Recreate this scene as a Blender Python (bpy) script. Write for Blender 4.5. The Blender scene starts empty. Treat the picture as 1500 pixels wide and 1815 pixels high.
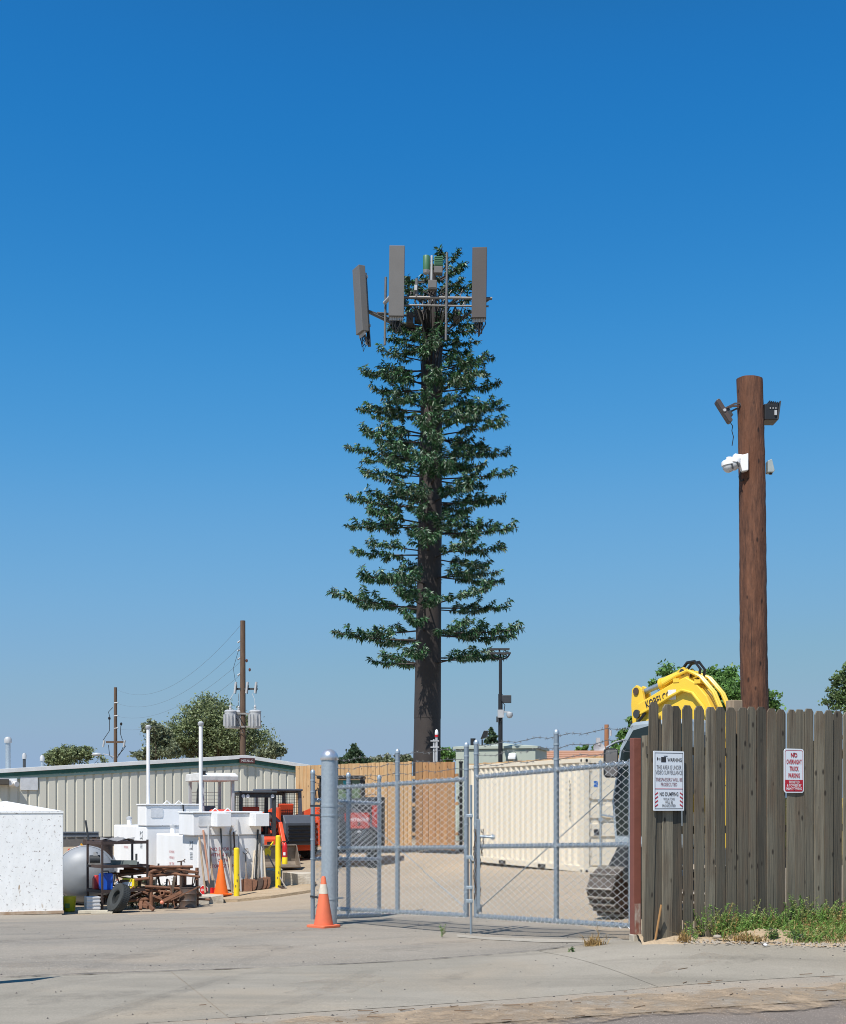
import bpy, math, random
import numpy as np
from mathutils import Vector, Matrix
random.seed(7)
R = math.radians
scene = bpy.context.scene
try: scene.cycles.filter_width = 1.0
except Exception: pass
C = scene.collection

# ------------------------------------------------------------ camera, sky, sun, exposure
F, EYE, HY = 2200.0, 1.6, 1420.0          # focal length in photo pixels, eye height, horizon row
cam_d = bpy.data.cameras.new('camera')
cam = bpy.data.objects.new('camera', cam_d); C.objects.link(cam)
cam.location = (0, 0, EYE); cam.rotation_euler = (R(90), 0, 0)
cam_d.sensor_fit = 'HORIZONTAL'; cam_d.sensor_width = 36; cam_d.lens = 36*F/1500
cam_d.shift_y = (HY-907.5)/1500
cam_d.clip_end = 6000; cam_d.clip_start = 0.1
scene.camera = cam
SUN_EL = R(57)
SX, SY = -0.48, -0.877                     # horizontal direction towards the sun
w = bpy.data.worlds.new('World'); scene.world = w; w.use_nodes = True
nt = w.node_tree
sky = nt.nodes.new('ShaderNodeTexSky'); sky.sky_type = 'NISHITA'; sky.sun_disc = False
sky.sun_elevation = SUN_EL; sky.sun_rotation = math.atan2(SX, SY)
sky.altitude = 1600; sky.air_density = 1.0; sky.dust_density = 0.3; sky.ozone_density = 6.0
EXPO = 0.22
hs = nt.nodes.new('ShaderNodeHueSaturation'); hs.inputs['Saturation'].default_value = 1.15; hs.inputs['Value'].default_value = 0.1286
nt.links.new(sky.outputs[0], hs.inputs['Color'])
# film response of the dry high-plains sky: deep blue overhead, dusty grey blue low down
lin = lambda c: (c/255/12.92 if c <= 10 else ((c/255+.055)/1.055)**2.4)
cv = nt.nodes.new('ShaderNodeRGBCurve'); cv.mapping.extend = 'HORIZONTAL'
for ch, src, dst in ((0, (61,67,82,103,133,173,193), (34,44,74,108,131,146,148)), (1, (103,112,131,157,187,219,231), (116,128,150,168,176,178,176)), (2, (160,171,192,217,237,248,255), (189,199,212,216,212,205,202))):
    c_ = cv.mapping.curves[ch]
    pts_ = [(lin(a), lin(b)) for a, b in zip(src, dst)]
    c_.points[0].location = (0, 0); c_.points[1].location = (1.0, pts_[-1][1])
    c_.points.new(lin((52,89,145)[ch]), lin((33,84,132)[ch]))      # the darker zenith above the frame
    for p_ in pts_: c_.points.new(*p_)
cv.mapping.update()
gain = nt.nodes.new('ShaderNodeVectorMath'); gain.operation = 'SCALE'; gain.inputs['Scale'].default_value = 1/(0.12*2**EXPO)
nt.links.new(hs.outputs[0], cv.inputs['Color']); nt.links.new(cv.outputs[0], gain.inputs[0])
bg = nt.nodes['Background']; bg.inputs[1].default_value = 0.12
nt.links.new(gain.outputs[0], bg.inputs[0])
sd = bpy.data.lights.new('sun', 'SUN'); sd.energy = 5.0; sd.angle = R(0.53); sd.color = (1, 0.955, 0.89)
sun = bpy.data.objects.new('sun', sd); C.objects.link(sun)
sdir = Vector((SX*math.cos(SUN_EL), SY*math.cos(SUN_EL), math.sin(SUN_EL)))
sun.rotation_euler = sdir.to_track_quat('Z', 'Y').to_euler(); sun.location = (-8, -8, 30)
vs = scene.view_settings
vs.view_transform = 'Standard'; vs.look = 'None'; vs.gamma = 1; vs.exposure = EXPO
try: vs.use_curve_mapping = False
except Exception: pass

# ------------------------------------------------------------ helpers
def P(px, py, d):
    return Vector(((px-750)/F*d, d, EYE+(HY-py)/F*d))

class MB:
    def __init__(s): s.v = []; s.f = []; s.mi = []; s.sm = []
    def add(s, vs, fs, mi=0, smooth=False):
        b = len(s.v); s.v += [tuple(v) for v in vs]
        for f in fs: s.f.append([b+i for i in f]); s.mi.append(mi); s.sm.append(smooth)
        return s
    def box(s, x0, x1, y0, y1, z0, z1, M=None, mi=0):
        vs = [Vector(p) for p in ((x0,y0,z0),(x1,y0,z0),(x1,y1,z0),(x0,y1,z0),(x0,y0,z1),(x1,y0,z1),(x1,y1,z1),(x0,y1,z1))]
        if M is not None: vs = [M @ v for v in vs]
        return s.add(vs, [(3,2,1,0),(4,5,6,7),(0,1,5,4),(1,2,6,5),(2,3,7,6),(3,0,4,7)], mi)
    def cyl(s, p0, p1, r0, r1=None, n=10, caps=True, mi=0):
        p0 = Vector(p0); p1 = Vector(p1); r1 = r0 if r1 is None else r1
        d = (p1-p0).normalized(); a = d.orthogonal().normalized(); b = d.cross(a)
        vs = []
        for p, r in ((p0, r0), (p1, r1)):
            for i in range(n):
                t = 2*math.pi*i/n; vs.append(p + a*(r*math.cos(t)) + b*(r*math.sin(t)))
        s.add(vs, [(i, (i+1) % n, n+(i+1) % n, n+i) for i in range(n)], mi, True)
        if caps: s.add(vs, [tuple(range(n-1, -1, -1)), tuple(range(n, 2*n))], mi)
        return s
    def tube(s, pts, r, n=6, mi=0, caps=True, r1=None):
        pts = [Vector(p) for p in pts]; m = len(pts); vs = []; a = None
        for k, p in enumerate(pts):
            d = (pts[min(k+1, m-1)]-pts[max(k-1, 0)]).normalized()
            if a is None: a = d.orthogonal().normalized()
            else:
                a = a - d*a.dot(d); a = a.normalized() if a.length > 1e-6 else d.orthogonal().normalized()
            b = d.cross(a); rr = r if r1 is None else r+(r1-r)*k/(m-1)
            for i in range(n):
                t = 2*math.pi*i/n; vs.append(p + a*(rr*math.cos(t)) + b*(rr*math.sin(t)))
        fs = [(k*n+i, k*n+(i+1) % n, (k+1)*n+(i+1) % n, (k+1)*n+i) for k in range(m-1) for i in range(n)]
        s.add(vs, fs, mi, True)
        if caps: s.add(vs, [tuple(range(n-1, -1, -1)), tuple(range((m-1)*n, m*n))], mi)
        return s
    def lathe(s, prof, c=(0,0,0), n=20, M=None, mi=0):
        c = Vector(c); vs = []
        for r, z in prof:
            for i in range(n):
                t = 2*math.pi*i/n; v = Vector((r*math.cos(t), r*math.sin(t), z))
                vs.append((M @ v if M is not None else v)+c)
        m = len(prof)
        s.add(vs, [(k*n+i, k*n+(i+1) % n, (k+1)*n+(i+1) % n, (k+1)*n+i) for k in range(m-1) for i in range(n)], mi, True)
        s.add(vs, [tuple(range(n-1, -1, -1)), tuple(range((m-1)*n, m*n))], mi)
        return s
    def prism(s, poly, y0, y1, M=None, mi=0):       # polygon in x-z, extruded along y
        n = len(poly); vs = [Vector((x, y0, z)) for x, z in poly]+[Vector((x, y1, z)) for x, z in poly]
        if M is not None: vs = [M @ v for v in vs]
        return s.add(vs, [tuple(range(n)), tuple(range(2*n-1, n-1, -1))]+[(i, n+i, n+(i+1) % n, (i+1) % n) for i in range(n)], mi)
    def bar(s, p0, p1, w, h, up=(0,0,1), mi=0):     # rectangular bar, w across, h along up
        p0 = Vector(p0); p1 = Vector(p1); d = (p1-p0).normalized(); u = Vector(up)
        side = d.cross(u)
        if side.length < 1e-4: side = d.cross(Vector((1, 0, 0)))
        side.normalize(); u = side.cross(d).normalized()
        vs = [p+side*(a*w/2)+u*(b*h/2) for p in (p0, p1) for a, b in ((-1,-1),(1,-1),(1,1),(-1,1))]
        return s.add(vs, [(3,2,1,0),(4,5,6,7),(0,1,5,4),(1,2,6,5),(2,3,7,6),(3,0,4,7)], mi)
    def mesh(s, name, ang=40):
        me = bpy.data.meshes.new(name)
        me.from_pydata([tuple(v) for v in s.v], [], s.f); me.update()
        me.polygons.foreach_set('use_smooth', s.sm); me.polygons.foreach_set('material_index', s.mi)
        if any(s.sm): me.set_sharp_from_angle(angle=R(ang))
        return me
    def build(s, name, mat, parent=None, bevel=0, loc=None, rz=0):
        me = s.mesh(name)
        for m in (mat if isinstance(mat, (list, tuple)) else [mat]): me.materials.append(m)
        o = link(name, me, parent)
        if loc is not None: o.location = loc
        if rz: o.rotation_euler.z = rz
        if bevel:
            b = o.modifiers.new('bevel', 'BEVEL'); b.width = bevel; b.segments = 2; b.limit_method = 'ANGLE'; b.angle_limit = R(40)
        return o

def link(name, data, parent=None):
    o = bpy.data.objects.new(name, data); C.objects.link(o)
    if parent is not None: o.parent = parent
    return o
def tag(o, label=None, cat=None, group=None, kind=None):
    if label: o['label'] = label
    if cat: o['category'] = cat
    if group: o['group'] = group
    if kind: o['kind'] = kind
    return o
def thing(name, label, cat, loc=(0,0,0), rz=0, group=None):
    o = link(name, None); o.location = loc; o.rotation_euler.z = rz; o.empty_display_size = .2
    return tag(o, label, cat, group)
def inst(name, me, parent, loc=(0,0,0), rot=(0,0,0), sc=(1,1,1)):
    o = link(name, me, parent); o.location = loc; o.rotation_euler = rot; o.scale = sc
    return o
def rrect(x0, x1, z0, z1, r, n=4):
    out = []
    for cx, cz, a0 in ((x1-r, z1-r, 0), (x0+r, z1-r, 90), (x0+r, z0+r, 180), (x1-r, z0+r, 270)):
        for i in range(n+1):
            a = R(a0+90*i/n); out.append((cx+r*math.cos(a), cz+r*math.sin(a)))
    return out
_txt = {}
def lettering(txt, w, h, mat, parent, M, name='lettering', bold=0):
    """flat letters fitted to a w x h box centred on M's origin; M maps x right, y up"""
    key = (txt, bold)
    if key not in _txt:
        cu = bpy.data.curves.new('t', 'FONT'); cu.body = txt; cu.align_x = 'CENTER'; cu.resolution_u = 2; cu.offset = bold
        cu.fill_mode = 'FRONT'
        o = bpy.data.objects.new('t', cu); C.objects.link(o)
        dg = bpy.context.evaluated_depsgraph_get()
        me = bpy.data.meshes.new_from_object(o.evaluated_get(dg)); bpy.data.objects.remove(o)
        _txt[key] = ([tuple(v.co) for v in me.vertices], [list(p.vertices) for p in me.polygons])
    vv, ff = _txt[key]
    a = np.array(vv); mn = a.min(0); mx = a.max(0)
    me = bpy.data.meshes.new(name)
    me.from_pydata([tuple(M @ Vector(((x-(mn[0]+mx[0])/2)/(mx[0]-mn[0])*w, (y-(mn[1]+mx[1])/2)/(mx[1]-mn[1])*h, 0))) for x, y, z in vv], [], ff)
    me.materials.append(mat)
    return link(name, me, parent)
def face_m(origin, right, up):
    r = Vector(right).normalized(); u = Vector(up).normalized(); n = r.cross(u)
    return Matrix(((r.x, u.x, n.x, origin[0]), (r.y, u.y, n.y, origin[1]), (r.z, u.z, n.z, origin[2]), (0, 0, 0, 1)))

# ------------------------------------------------------------ materials
MATS = {}
def mat(name, col, rough=.6, metal=0, col2=None, scale=8, stretch=(1,1,1), amount=.5, bump=0, bscale=None, rand=0,
        speck=None, speck_scale=60, speck_amt=.2, detail=5, spec=.5, coat=0, island=0):
    if name in MATS: return MATS[name]
    m = bpy.data.materials.new(name); m.use_nodes = True; MATS[name] = m
    nt = m.node_tree; N = nt.nodes; L = nt.links; b = N['Principled BSDF']
    b.inputs['Roughness'].default_value = rough; b.inputs['Metallic'].default_value = metal
    b.inputs['Specular IOR Level'].default_value = spec
    b.inputs['Coat Weight'].default_value = coat
    tc = N.new('ShaderNodeTexCoord'); mp = N.new('ShaderNodeMapping'); mp.inputs['Scale'].default_value = stretch
    L.new(tc.outputs['Object'], mp.inputs[0])
    oi = N.new('ShaderNodeObjectInfo')
    vec = mp.outputs[0]
    if rand:
        ad = N.new('ShaderNodeVectorMath'); ad.operation = 'ADD'; cmb = N.new('ShaderNodeMath'); cmb.operation = 'MULTIPLY'; cmb.inputs[1].default_value = 37
        L.new(oi.outputs['Random'], cmb.inputs[0]); L.new(mp.outputs[0], ad.inputs[0]); L.new(cmb.outputs[0], ad.inputs[1]); vec = ad.outputs[0]
    no = N.new('ShaderNodeTexNoise'); no.inputs['Scale'].default_value = scale; no.inputs['Detail'].default_value = detail; no.inputs['Roughness'].default_value = .6
    L.new(vec, no.inputs['Vector'])
    c2 = col2 or tuple(c*.75 for c in col)
    rp = N.new('ShaderNodeValToRGB'); rp.color_ramp.elements[0].position = .5-amount/2; rp.color_ramp.elements[1].position = .5+amount/2
    rp.color_ramp.elements[0].color = (*c2, 1); rp.color_ramp.elements[1].color = (*col, 1)
    L.new(no.outputs[0], rp.inputs[0]); out = rp.outputs[0]
    if speck:
        n2 = N.new('ShaderNodeTexNoise'); n2.inputs['Scale'].default_value = speck_scale; n2.inputs['Detail'].default_value = 3
        L.new(vec, n2.inputs['Vector'])
        r2 = N.new('ShaderNodeValToRGB'); r2.color_ramp.elements[0].position = .5+speck_amt*.5; r2.color_ramp.elements[1].position = .56+speck_amt*.5
        r2.color_ramp.elements[0].color = (0,0,0,1); r2.color_ramp.elements[1].color = (1,1,1,1)
        L.new(n2.outputs[0], r2.inputs[0])
        mx = N.new('ShaderNodeMix'); mx.data_type = 'RGBA'; L.new(r2.outputs[0], mx.inputs[0]); L.new(out, mx.inputs[6]); mx.inputs[7].default_value = (*speck, 1); out = mx.outputs[2]
    if rand or island:
        hv = N.new('ShaderNodeHueSaturation'); mr = N.new('ShaderNodeMapRange'); amt = rand or island
        mr.inputs['To Min'].default_value = 1-amt; mr.inputs['To Max'].default_value = 1+amt
        if island:
            g = N.new('ShaderNodeNewGeometry'); L.new(g.outputs['Random Per Island'], mr.inputs[0])
        else: L.new(oi.outputs['Random'], mr.inputs[0])
        L.new(mr.outputs[0], hv.inputs['Value']); L.new(out, hv.inputs['Color']); out = hv.outputs[0]
    L.new(out, b.inputs['Base Color'])
    if bump:
        nb = N.new('ShaderNodeTexNoise'); nb.inputs['Scale'].default_value = bscale or scale*3; nb.inputs['Detail'].default_value = 4
        L.new(vec, nb.inputs['Vector'])
        bp = N.new('ShaderNodeBump'); bp.inputs['Strength'].default_value = bump; bp.inputs['Distance'].default_value = .02
        L.new(nb.outputs[0], bp.inputs['Height']); L.new(bp.outputs[0], b.inputs['Normal'])
    return m

def weathered_wood(name, light, dark, warm, knot=True, rand=.25, crack=.35, grain=.52, st=(13, 13, .42)):
    m = mat(name, light, .85, col2=dark, scale=2.6, stretch=st, amount=grain, bump=.5, bscale=7, rand=rand, detail=10)
    nt = m.node_tree; N = nt.nodes; L = nt.links; b = N['Principled BSDF']
    src = b.inputs['Base Color'].links[0].from_socket
    oi = [n for n in N if n.bl_idname == 'ShaderNodeObjectInfo'][0]
    # warm brown patches that run along the board
    tc = [n for n in N if n.bl_idname == 'ShaderNodeTexCoord'][0]
    mp = N.new('ShaderNodeMapping'); mp.inputs['Scale'].default_value = (5, 5, 1.1); L.new(tc.outputs['Object'], mp.inputs[0])
    ad = N.new('ShaderNodeVectorMath'); ad.operation = 'ADD'
    mu = N.new('ShaderNodeMath'); mu.operation = 'MULTIPLY'; mu.inputs[1].default_value = 91; L.new(oi.outputs['Random'], mu.inputs[0])
    L.new(mp.outputs[0], ad.inputs[0]); L.new(mu.outputs[0], ad.inputs[1])
    n1 = N.new('ShaderNodeTexNoise'); n1.inputs['Scale'].default_value = 1.3; n1.inputs['Detail'].default_value = 5; L.new(ad.outputs[0], n1.inputs['Vector'])
    r1 = N.new('ShaderNodeValToRGB'); r1.color_ramp.elements[0].position = .45; r1.color_ramp.elements[1].position = .75; L.new(n1.outputs[0], r1.inputs[0])
    mx = N.new('ShaderNodeMix'); mx.data_type = 'RGBA'; L.new(r1.outputs[0], mx.inputs[0]); L.new(src, mx.inputs[6]); mx.inputs[7].default_value = (*warm, 1)
    out = mx.outputs[2]
    if knot:
        mp2 = N.new('ShaderNodeMapping'); mp2.inputs['Scale'].default_value = (11, 11, 5); L.new(tc.outputs['Object'], mp2.inputs[0])
        a2 = N.new('ShaderNodeVectorMath'); a2.operation = 'ADD'; L.new(mp2.outputs[0], a2.inputs[0]); L.new(mu.outputs[0], a2.inputs[1])
        vo = N.new('ShaderNodeTexVoronoi'); vo.inputs['Scale'].default_value = .8; L.new(a2.outputs[0], vo.inputs['Vector'])
        r2 = N.new('ShaderNodeValToRGB'); r2.color_ramp.elements[0].position = .085; r2.color_ramp.elements[1].position = .17
        r2.color_ramp.elements[0].color = (.15,.12,.1,1); r2.color_ramp.elements[1].color = (1,1,1,1); L.new(vo.outputs['Distance'], r2.inputs[0])
        m3 = N.new('ShaderNodeMix'); m3.data_type = 'RGBA'; m3.blend_type = 'MULTIPLY'; m3.inputs[0].default_value = .9
        L.new(out, m3.inputs[6]); L.new(r2.outputs[0], m3.inputs[7]); out = m3.outputs[2]
    mp3 = N.new('ShaderNodeMapping'); mp3.inputs['Scale'].default_value = (26, 26, .5); L.new(tc.outputs['Object'], mp3.inputs[0])
    a3 = N.new('ShaderNodeVectorMath'); a3.operation = 'ADD'; L.new(mp3.outputs[0], a3.inputs[0]); L.new(mu.outputs[0], a3.inputs[1])
    n3 = N.new('ShaderNodeTexNoise'); n3.inputs['Scale'].default_value = 1; n3.inputs['Detail'].default_value = 6; n3.inputs['Roughness'].default_value = .7; L.new(a3.outputs[0], n3.inputs['Vector'])
    r3 = N.new('ShaderNodeValToRGB'); r3.color_ramp.elements[0].position = .34; r3.color_ramp.elements[1].position = .44; r3.color_ramp.elements[0].color = (crack, crack, crack, 1); r3.color_ramp.elements[1].color = (1,1,1,1); L.new(n3.outputs[0], r3.inputs[0])
    m4 = N.new('ShaderNodeMix'); m4.data_type = 'RGBA'; m4.blend_type = 'MULTIPLY'; m4.inputs[0].default_value = 1; L.new(out, m4.inputs[6]); L.new(r3.outputs[0], m4.inputs[7]); out = m4.outputs[2]
    L.new(out, b.inputs['Base Color'])
    return m

PICKET = weathered_wood('weathered_picket', (.195,.172,.125), (.075,.064,.045), (.115,.082,.052), rand=.55, crack=.35, grain=.85)
CEDAR = weathered_wood('cedar', (.60,.40,.21), (.46,.285,.135), (.50,.27,.11), rand=.13, crack=.8)
CEDAR_D = weathered_wood('stained_cedar', (.50,.29,.135), (.33,.17,.07), (.36,.17,.065), rand=.2, crack=.75)
POLEW = weathered_wood('creosote_pole', (.19,.080,.041), (.05,.020,.011), (.115,.042,.018), rand=.05, crack=.22, st=(9, 9, 1.5), grain=.42)
UPOLE = mat('utility_pole_wood', (.16,.10,.065), .9, col2=(.07,.045,.03), scale=3, stretch=(6,6,.5), bump=.2)
GALV = mat('galvanised_steel', (.50,.56,.60), .42, .55, col2=(.34,.40,.45), scale=26, amount=.6, detail=6)
GALV_P = mat('galvanised_pipe', (.36,.42,.47), .45, .6, col2=(.27,.32,.37), scale=30)
WIRE = mat('chain_link_wire', (.90,.91,.92), .30, .55, col2=(.80,.81,.82), scale=40)
WHITE = mat('white_paint', (.86,.86,.86), .4, col2=(.78,.77,.75), scale=1.6, stretch=(1.6,1.6,.45), amount=.5, speck=(.42,.34,.26), speck_scale=9, speck_amt=.46, spec=.35)
def rusty_white():
    m = mat('rust_specked_white', (.86,.86,.85), .5, col2=(.76,.76,.74), scale=2.5, amount=.5, speck=(.40,.30,.21), speck_scale=3.2, speck_amt=.36, spec=.3, bump=.15, stretch=(2.2,2.2,1))
    nt = m.node_tree; N = nt.nodes; L = nt.links; b = N['Principled BSDF']; src = b.inputs['Base Color'].links[0].from_socket
    tc = [n for n in N if n.bl_idname == 'ShaderNodeTexCoord'][0]
    vo = N.new('ShaderNodeTexNoise'); vo.inputs['Scale'].default_value = 17; vo.inputs['Detail'].default_value = 9; vo.inputs['Roughness'].default_value = .72; L.new(tc.outputs['Object'], vo.inputs['Vector'])
    r2 = N.new('ShaderNodeValToRGB'); r2.color_ramp.elements[0].position = .575; r2.color_ramp.elements[1].position = .64
    r2.color_ramp.elements[0].color = (0,0,0,1); r2.color_ramp.elements[1].color = (1,1,1,1); L.new(vo.outputs[0], r2.inputs[0])
    mx = N.new('ShaderNodeMix'); mx.data_type = 'RGBA'; L.new(r2.outputs[0], mx.inputs[0]); L.new(src, mx.inputs[6]); mx.inputs[7].default_value = (.18,.14,.12,1)
    L.new(mx.outputs[2], b.inputs['Base Color']); return m
RWHITE = rusty_white()
SIDING = mat('beige_siding', (.62,.60,.51), .5, col2=(.57,.55,.47), scale=1.2, stretch=(1,1,.3), amount=.6, spec=.3)
TRIM_W = mat('roof_white', (.78,.78,.76), .5, scale=4, amount=.6)
TRIM_G = mat('trim_dark_green', (.02,.10,.07), .4, scale=4)
TRIM_L = mat('trim_pale_green', (.30,.42,.36), .4, scale=4)
CREAM = mat('container_cream', (.76,.68,.54), .5, col2=(.71,.63,.49), scale=1.5, amount=.6, speck=(.34,.22,.12), speck_scale=30, speck_amt=.5, spec=.3)
SHEL = mat('shelter_sage', (.42,.46,.39), .6, col2=(.38,.42,.36), scale=3, amount=.6)
BLACK = mat('black_paint', (.018,.018,.019), .45, scale=5)
DARK = mat('charcoal_metal', (.05,.055,.06), .5, col2=(.035,.038,.04), scale=6)
GREY = mat('machine_grey', (.11,.125,.15), .45, col2=(.085,.095,.115), scale=5)
LGREY = mat('light_grey', (.48,.49,.50), .5, scale=5)
STEEL = mat('bare_steel', (.42,.40,.37), .5, .6, col2=(.30,.26,.22), scale=8)
SILVER = mat('silver_tank_paint', (.30,.315,.33), .5, .05, col2=(.25,.265,.28), scale=3)
RUST = mat('rusty_steel', (.25,.115,.062), .9, col2=(.11,.055,.035), scale=9, amount=.6, bump=.3)
RUST_D = mat('dark_rusty_steel', (.10,.062,.045), .85, col2=(.05,.035,.028), scale=9, bump=.2)
REDBR = mat('red_brown_post_paint', (.22,.075,.052), .75, col2=(.16,.055,.04), scale=5, bump=.15, speck=(.42,.38,.33), speck_scale=7, speck_amt=.42)
ORANGE = mat('cone_orange', (.90,.17,.015), .5, col2=(.82,.14,.012), scale=5)
ORANGE_F = mat('faded_cone_orange', (.80,.18,.075), .6, col2=(.62,.14,.07), scale=6, amount=.7)
REFL = mat('cone_collar', (.72,.64,.52), .5, scale=20)
MRED = mat('machine_red', (.78,.09,.025), .4, col2=(.66,.075,.02), scale=4, coat=.2)
RED = mat('signal_red', (.62,.015,.02), .45, scale=4)
YEL = mat('bollard_yellow', (.86,.66,.02), .45, col2=(.80,.60,.02), scale=5)
EXY = mat('excavator_yellow', (.84,.56,.05), .38, col2=(.78,.50,.045), scale=2.5, coat=.2)
EXD = mat('excavator_grey', (.36,.42,.46), .4, scale=4)
RUBBER = mat('rubber', (.045,.05,.05), .8, col2=(.03,.033,.033), scale=9)
BLUE = mat('blue_plastic', (.012,.10,.55), .4, scale=4)
CONC = mat('concrete_block', (.50,.45,.37), .9, col2=(.38,.33,.26), scale=6, bump=.4)
GREENP = mat('green_radio_paint', (.055,.17,.085), .5, scale=4)
ANT = mat('antenna_grey', (.145,.14,.135), .55, col2=(.13,.125,.12), scale=2, spec=.3)
ANT_D = mat('antenna_brown_grey', (.088,.078,.074), .6, col2=(.08,.07,.066), scale=2, spec=.3)
TRUNK = mat('tower_trunk_brown', (.052,.043,.039), .65, col2=(.044,.036,.033), scale=3, spec=.3)
BARK = mat('bark', (.13,.09,.06), .9, col2=(.07,.05,.035), scale=8, bump=.3)
GLASS = mat('dark_glass', (.02,.03,.03), .08, scale=2)
GLASS_G = mat('green_tint_glass', (.16,.22,.13), .12, scale=2)
MIRROR = mat('mirror_glass', (.50,.47,.45), .15, .6, scale=2)
ROOFB = mat('brown_shingle_roof', (.45,.25,.16), .9, col2=(.36,.19,.12), scale=3, stretch=(1,1,6), bump=.3)
TXT_K = mat('print_black', (.03,.03,.035), .6); TXT_R = mat('print_red', (.50,.012,.03), .5); TXT_M = mat('print_maroon', (.20,.03,.05), .5)
TXT_W = mat('print_white', (.82,.82,.82), .5); SIGNW = mat('sign_white', (.70,.74,.78), .35, col2=(.67,.71,.75), scale=2)
TXT_F = mat('print_faded_red', (.62,.22,.24), .6)
STK_B = mat('sticker_blue', (.03,.17,.55), .5)
def leafmat(name, col, col2, rough=.5, isl=.5, spec=.4, trans=.25):
    m = mat(name, col, rough, col2=col2, scale=1.5, amount=.6, island=isl, spec=spec)
    b = m.node_tree.nodes['Principled BSDF']
    if trans:
        N = m.node_tree.nodes; L = m.node_tree.links; t = N.new('ShaderNodeBsdfTranslucent'); mx = N.new('ShaderNodeMixShader'); mx.inputs[0].default_value = trans
        L.new(b.inputs['Base Color'].links[0].from_socket, t.inputs[0]); o = N['Material Output']
        L.new(b.outputs[0], mx.inputs[1]); L.new(t.outputs[0], mx.inputs[2]); L.new(mx.outputs[0], o.inputs[0])
    return m
NEEDLE = leafmat('plastic_needles', (.026,.092,.030), (.011,.044,.015), rough=.5, isl=.6, spec=.5, trans=.08)
NEEDLE_M = leafmat('plastic_needles_mid', (.075,.18,.066), (.042,.12,.045), rough=.5, isl=.5, spec=.5, trans=.08)
NEEDLE_P = leafmat('plastic_needles_pale', (.30,.37,.27), (.19,.26,.18), rough=.5, isl=.4, spec=.5, trans=.05)  # leaf highlights put into the colour of these pale blades, scattered at random
FRAME = mat('frame_steel', (.22,.21,.20), .5, .5, col2=(.14,.135,.13), scale=8)
LEAF_A = leafmat('elm_leaves', (.25,.295,.14), (.15,.19,.085))
LEAF_B = leafmat('dark_pine_leaves', (0.080,0.131,0.065), (0.051,0.087,0.043))
LEAF_C = leafmat('locust_leaves', (0.150,0.285,0.068), (0.090,0.180,0.045))
LEAF_D = leafmat('dusty_olive_leaves', (0.230,0.257,0.149), (0.149,0.176,0.101))
LEAF_E = leafmat('small_bright_leaves', (.15,.22,.08), (.09,.14,.05))
GRASS = leafmat('weed_green', (.22,.36,.085), (.14,.25,.055), isl=.4)
GRASS_Y = leafmat('dry_grass', (.45,.31,.13), (.36,.23,.09), isl=.35)
GRASS_S = leafmat('pale_grass', (.30,.32,.11), (.22,.24,.08), isl=.4)
# ------------------------------------------------------------ terrain height
CP = [(0,0,0),(-4,4,-.05),(4,4,-.05),(3.84,11.26,-.1),(-.65,9.54,-.1),(-4,8.3,-.12),(8,12.9,-.1),(-8,6.7,-.14),(1.6,10.4,-.1),
      (-3.9,11.5,-.08),(-.75,12.65,-.08),(1.49,13.1,0),(2.3,13.4,.08),(2.4,13.1,.10),(4.94,14.5,.15),(8,16.2,.18),(4.28,12.57,.0),(8,14.4,.02),
      (.63,16.6,-.17),(1.5,15.2,-.07),(2.36,13.95,.05),(-1.31,17.9,-.19),(-.73,20.5,-.31),(-1.7,19,-.22),
      (3.6,27.8,.02),(1.38,32.9,-.045),(2.78,18,-.17),(4.8,18.2,-.1),(6,24,0),(-4.05,27,-.486),(-4.87,25.5,-.556),(-6.98,24,-.56),(-5.8,25,-.57),(-7.67,22.5,-.5),
      (-3.98,35,-.15),(-3.3,33.3,-.2),(1.15,36,.2),(-3.6,38,0),(-8,42,.1),(0,46,.2),(-13,40,.1),(-12,24,-.5),(-9,15,-.2),(-12,12,-.15),(0,24,-.2),(-2,28,-.3),
      (0,60,0),(-30,60,0),(30,60,0),(-30,20,-.2),(30,20,0),(-30,-10,0),(30,-10,0),(15,40,0),(-6.5,34,-.1)]
_c = np.array(CP, float)
def _phi(r): return np.where(r > 1e-9, r*r*np.log(np.maximum(r, 1e-9)), 0)
_n = len(_c); _A = np.zeros((_n+3, _n+3))
_A[:_n, :_n] = _phi(np.hypot(_c[:, None, 0]-_c[None, :, 0], _c[:, None, 1]-_c[None, :, 1])) + np.eye(_n)*.15
_A[:_n, _n:] = np.c_[np.ones(_n), _c[:, :2]]; _A[_n:, :_n] = _A[:_n, _n:].T
_w = np.linalg.solve(_A, np.r_[_c[:, 2], 0, 0, 0])
def gz_arr(x, y):
    x = np.asarray(x, float); y = np.asarray(y, float)
    xc = np.clip(x, -30, 30); yc = np.clip(y, -10, 60)
    r = np.hypot(xc[..., None]-_c[:, 0], yc[..., None]-_c[:, 1])
    z = (_phi(r)*_w[:_n]).sum(-1)+_w[_n]+_w[_n+1]*xc+_w[_n+2]*yc
    dd = np.maximum(np.abs(x)-30, 0)+np.maximum(y-60, 0)+np.maximum(-10-y, 0)
    return z*np.exp(-dd/15)
def gz(x, y): return float(gz_arr(x, y))
def G(px, d, dz=0):                      # ground point under a photo column at depth d
    x = (px-750)/F*d; return Vector((x, d, gz(x, d)+dz))

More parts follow.
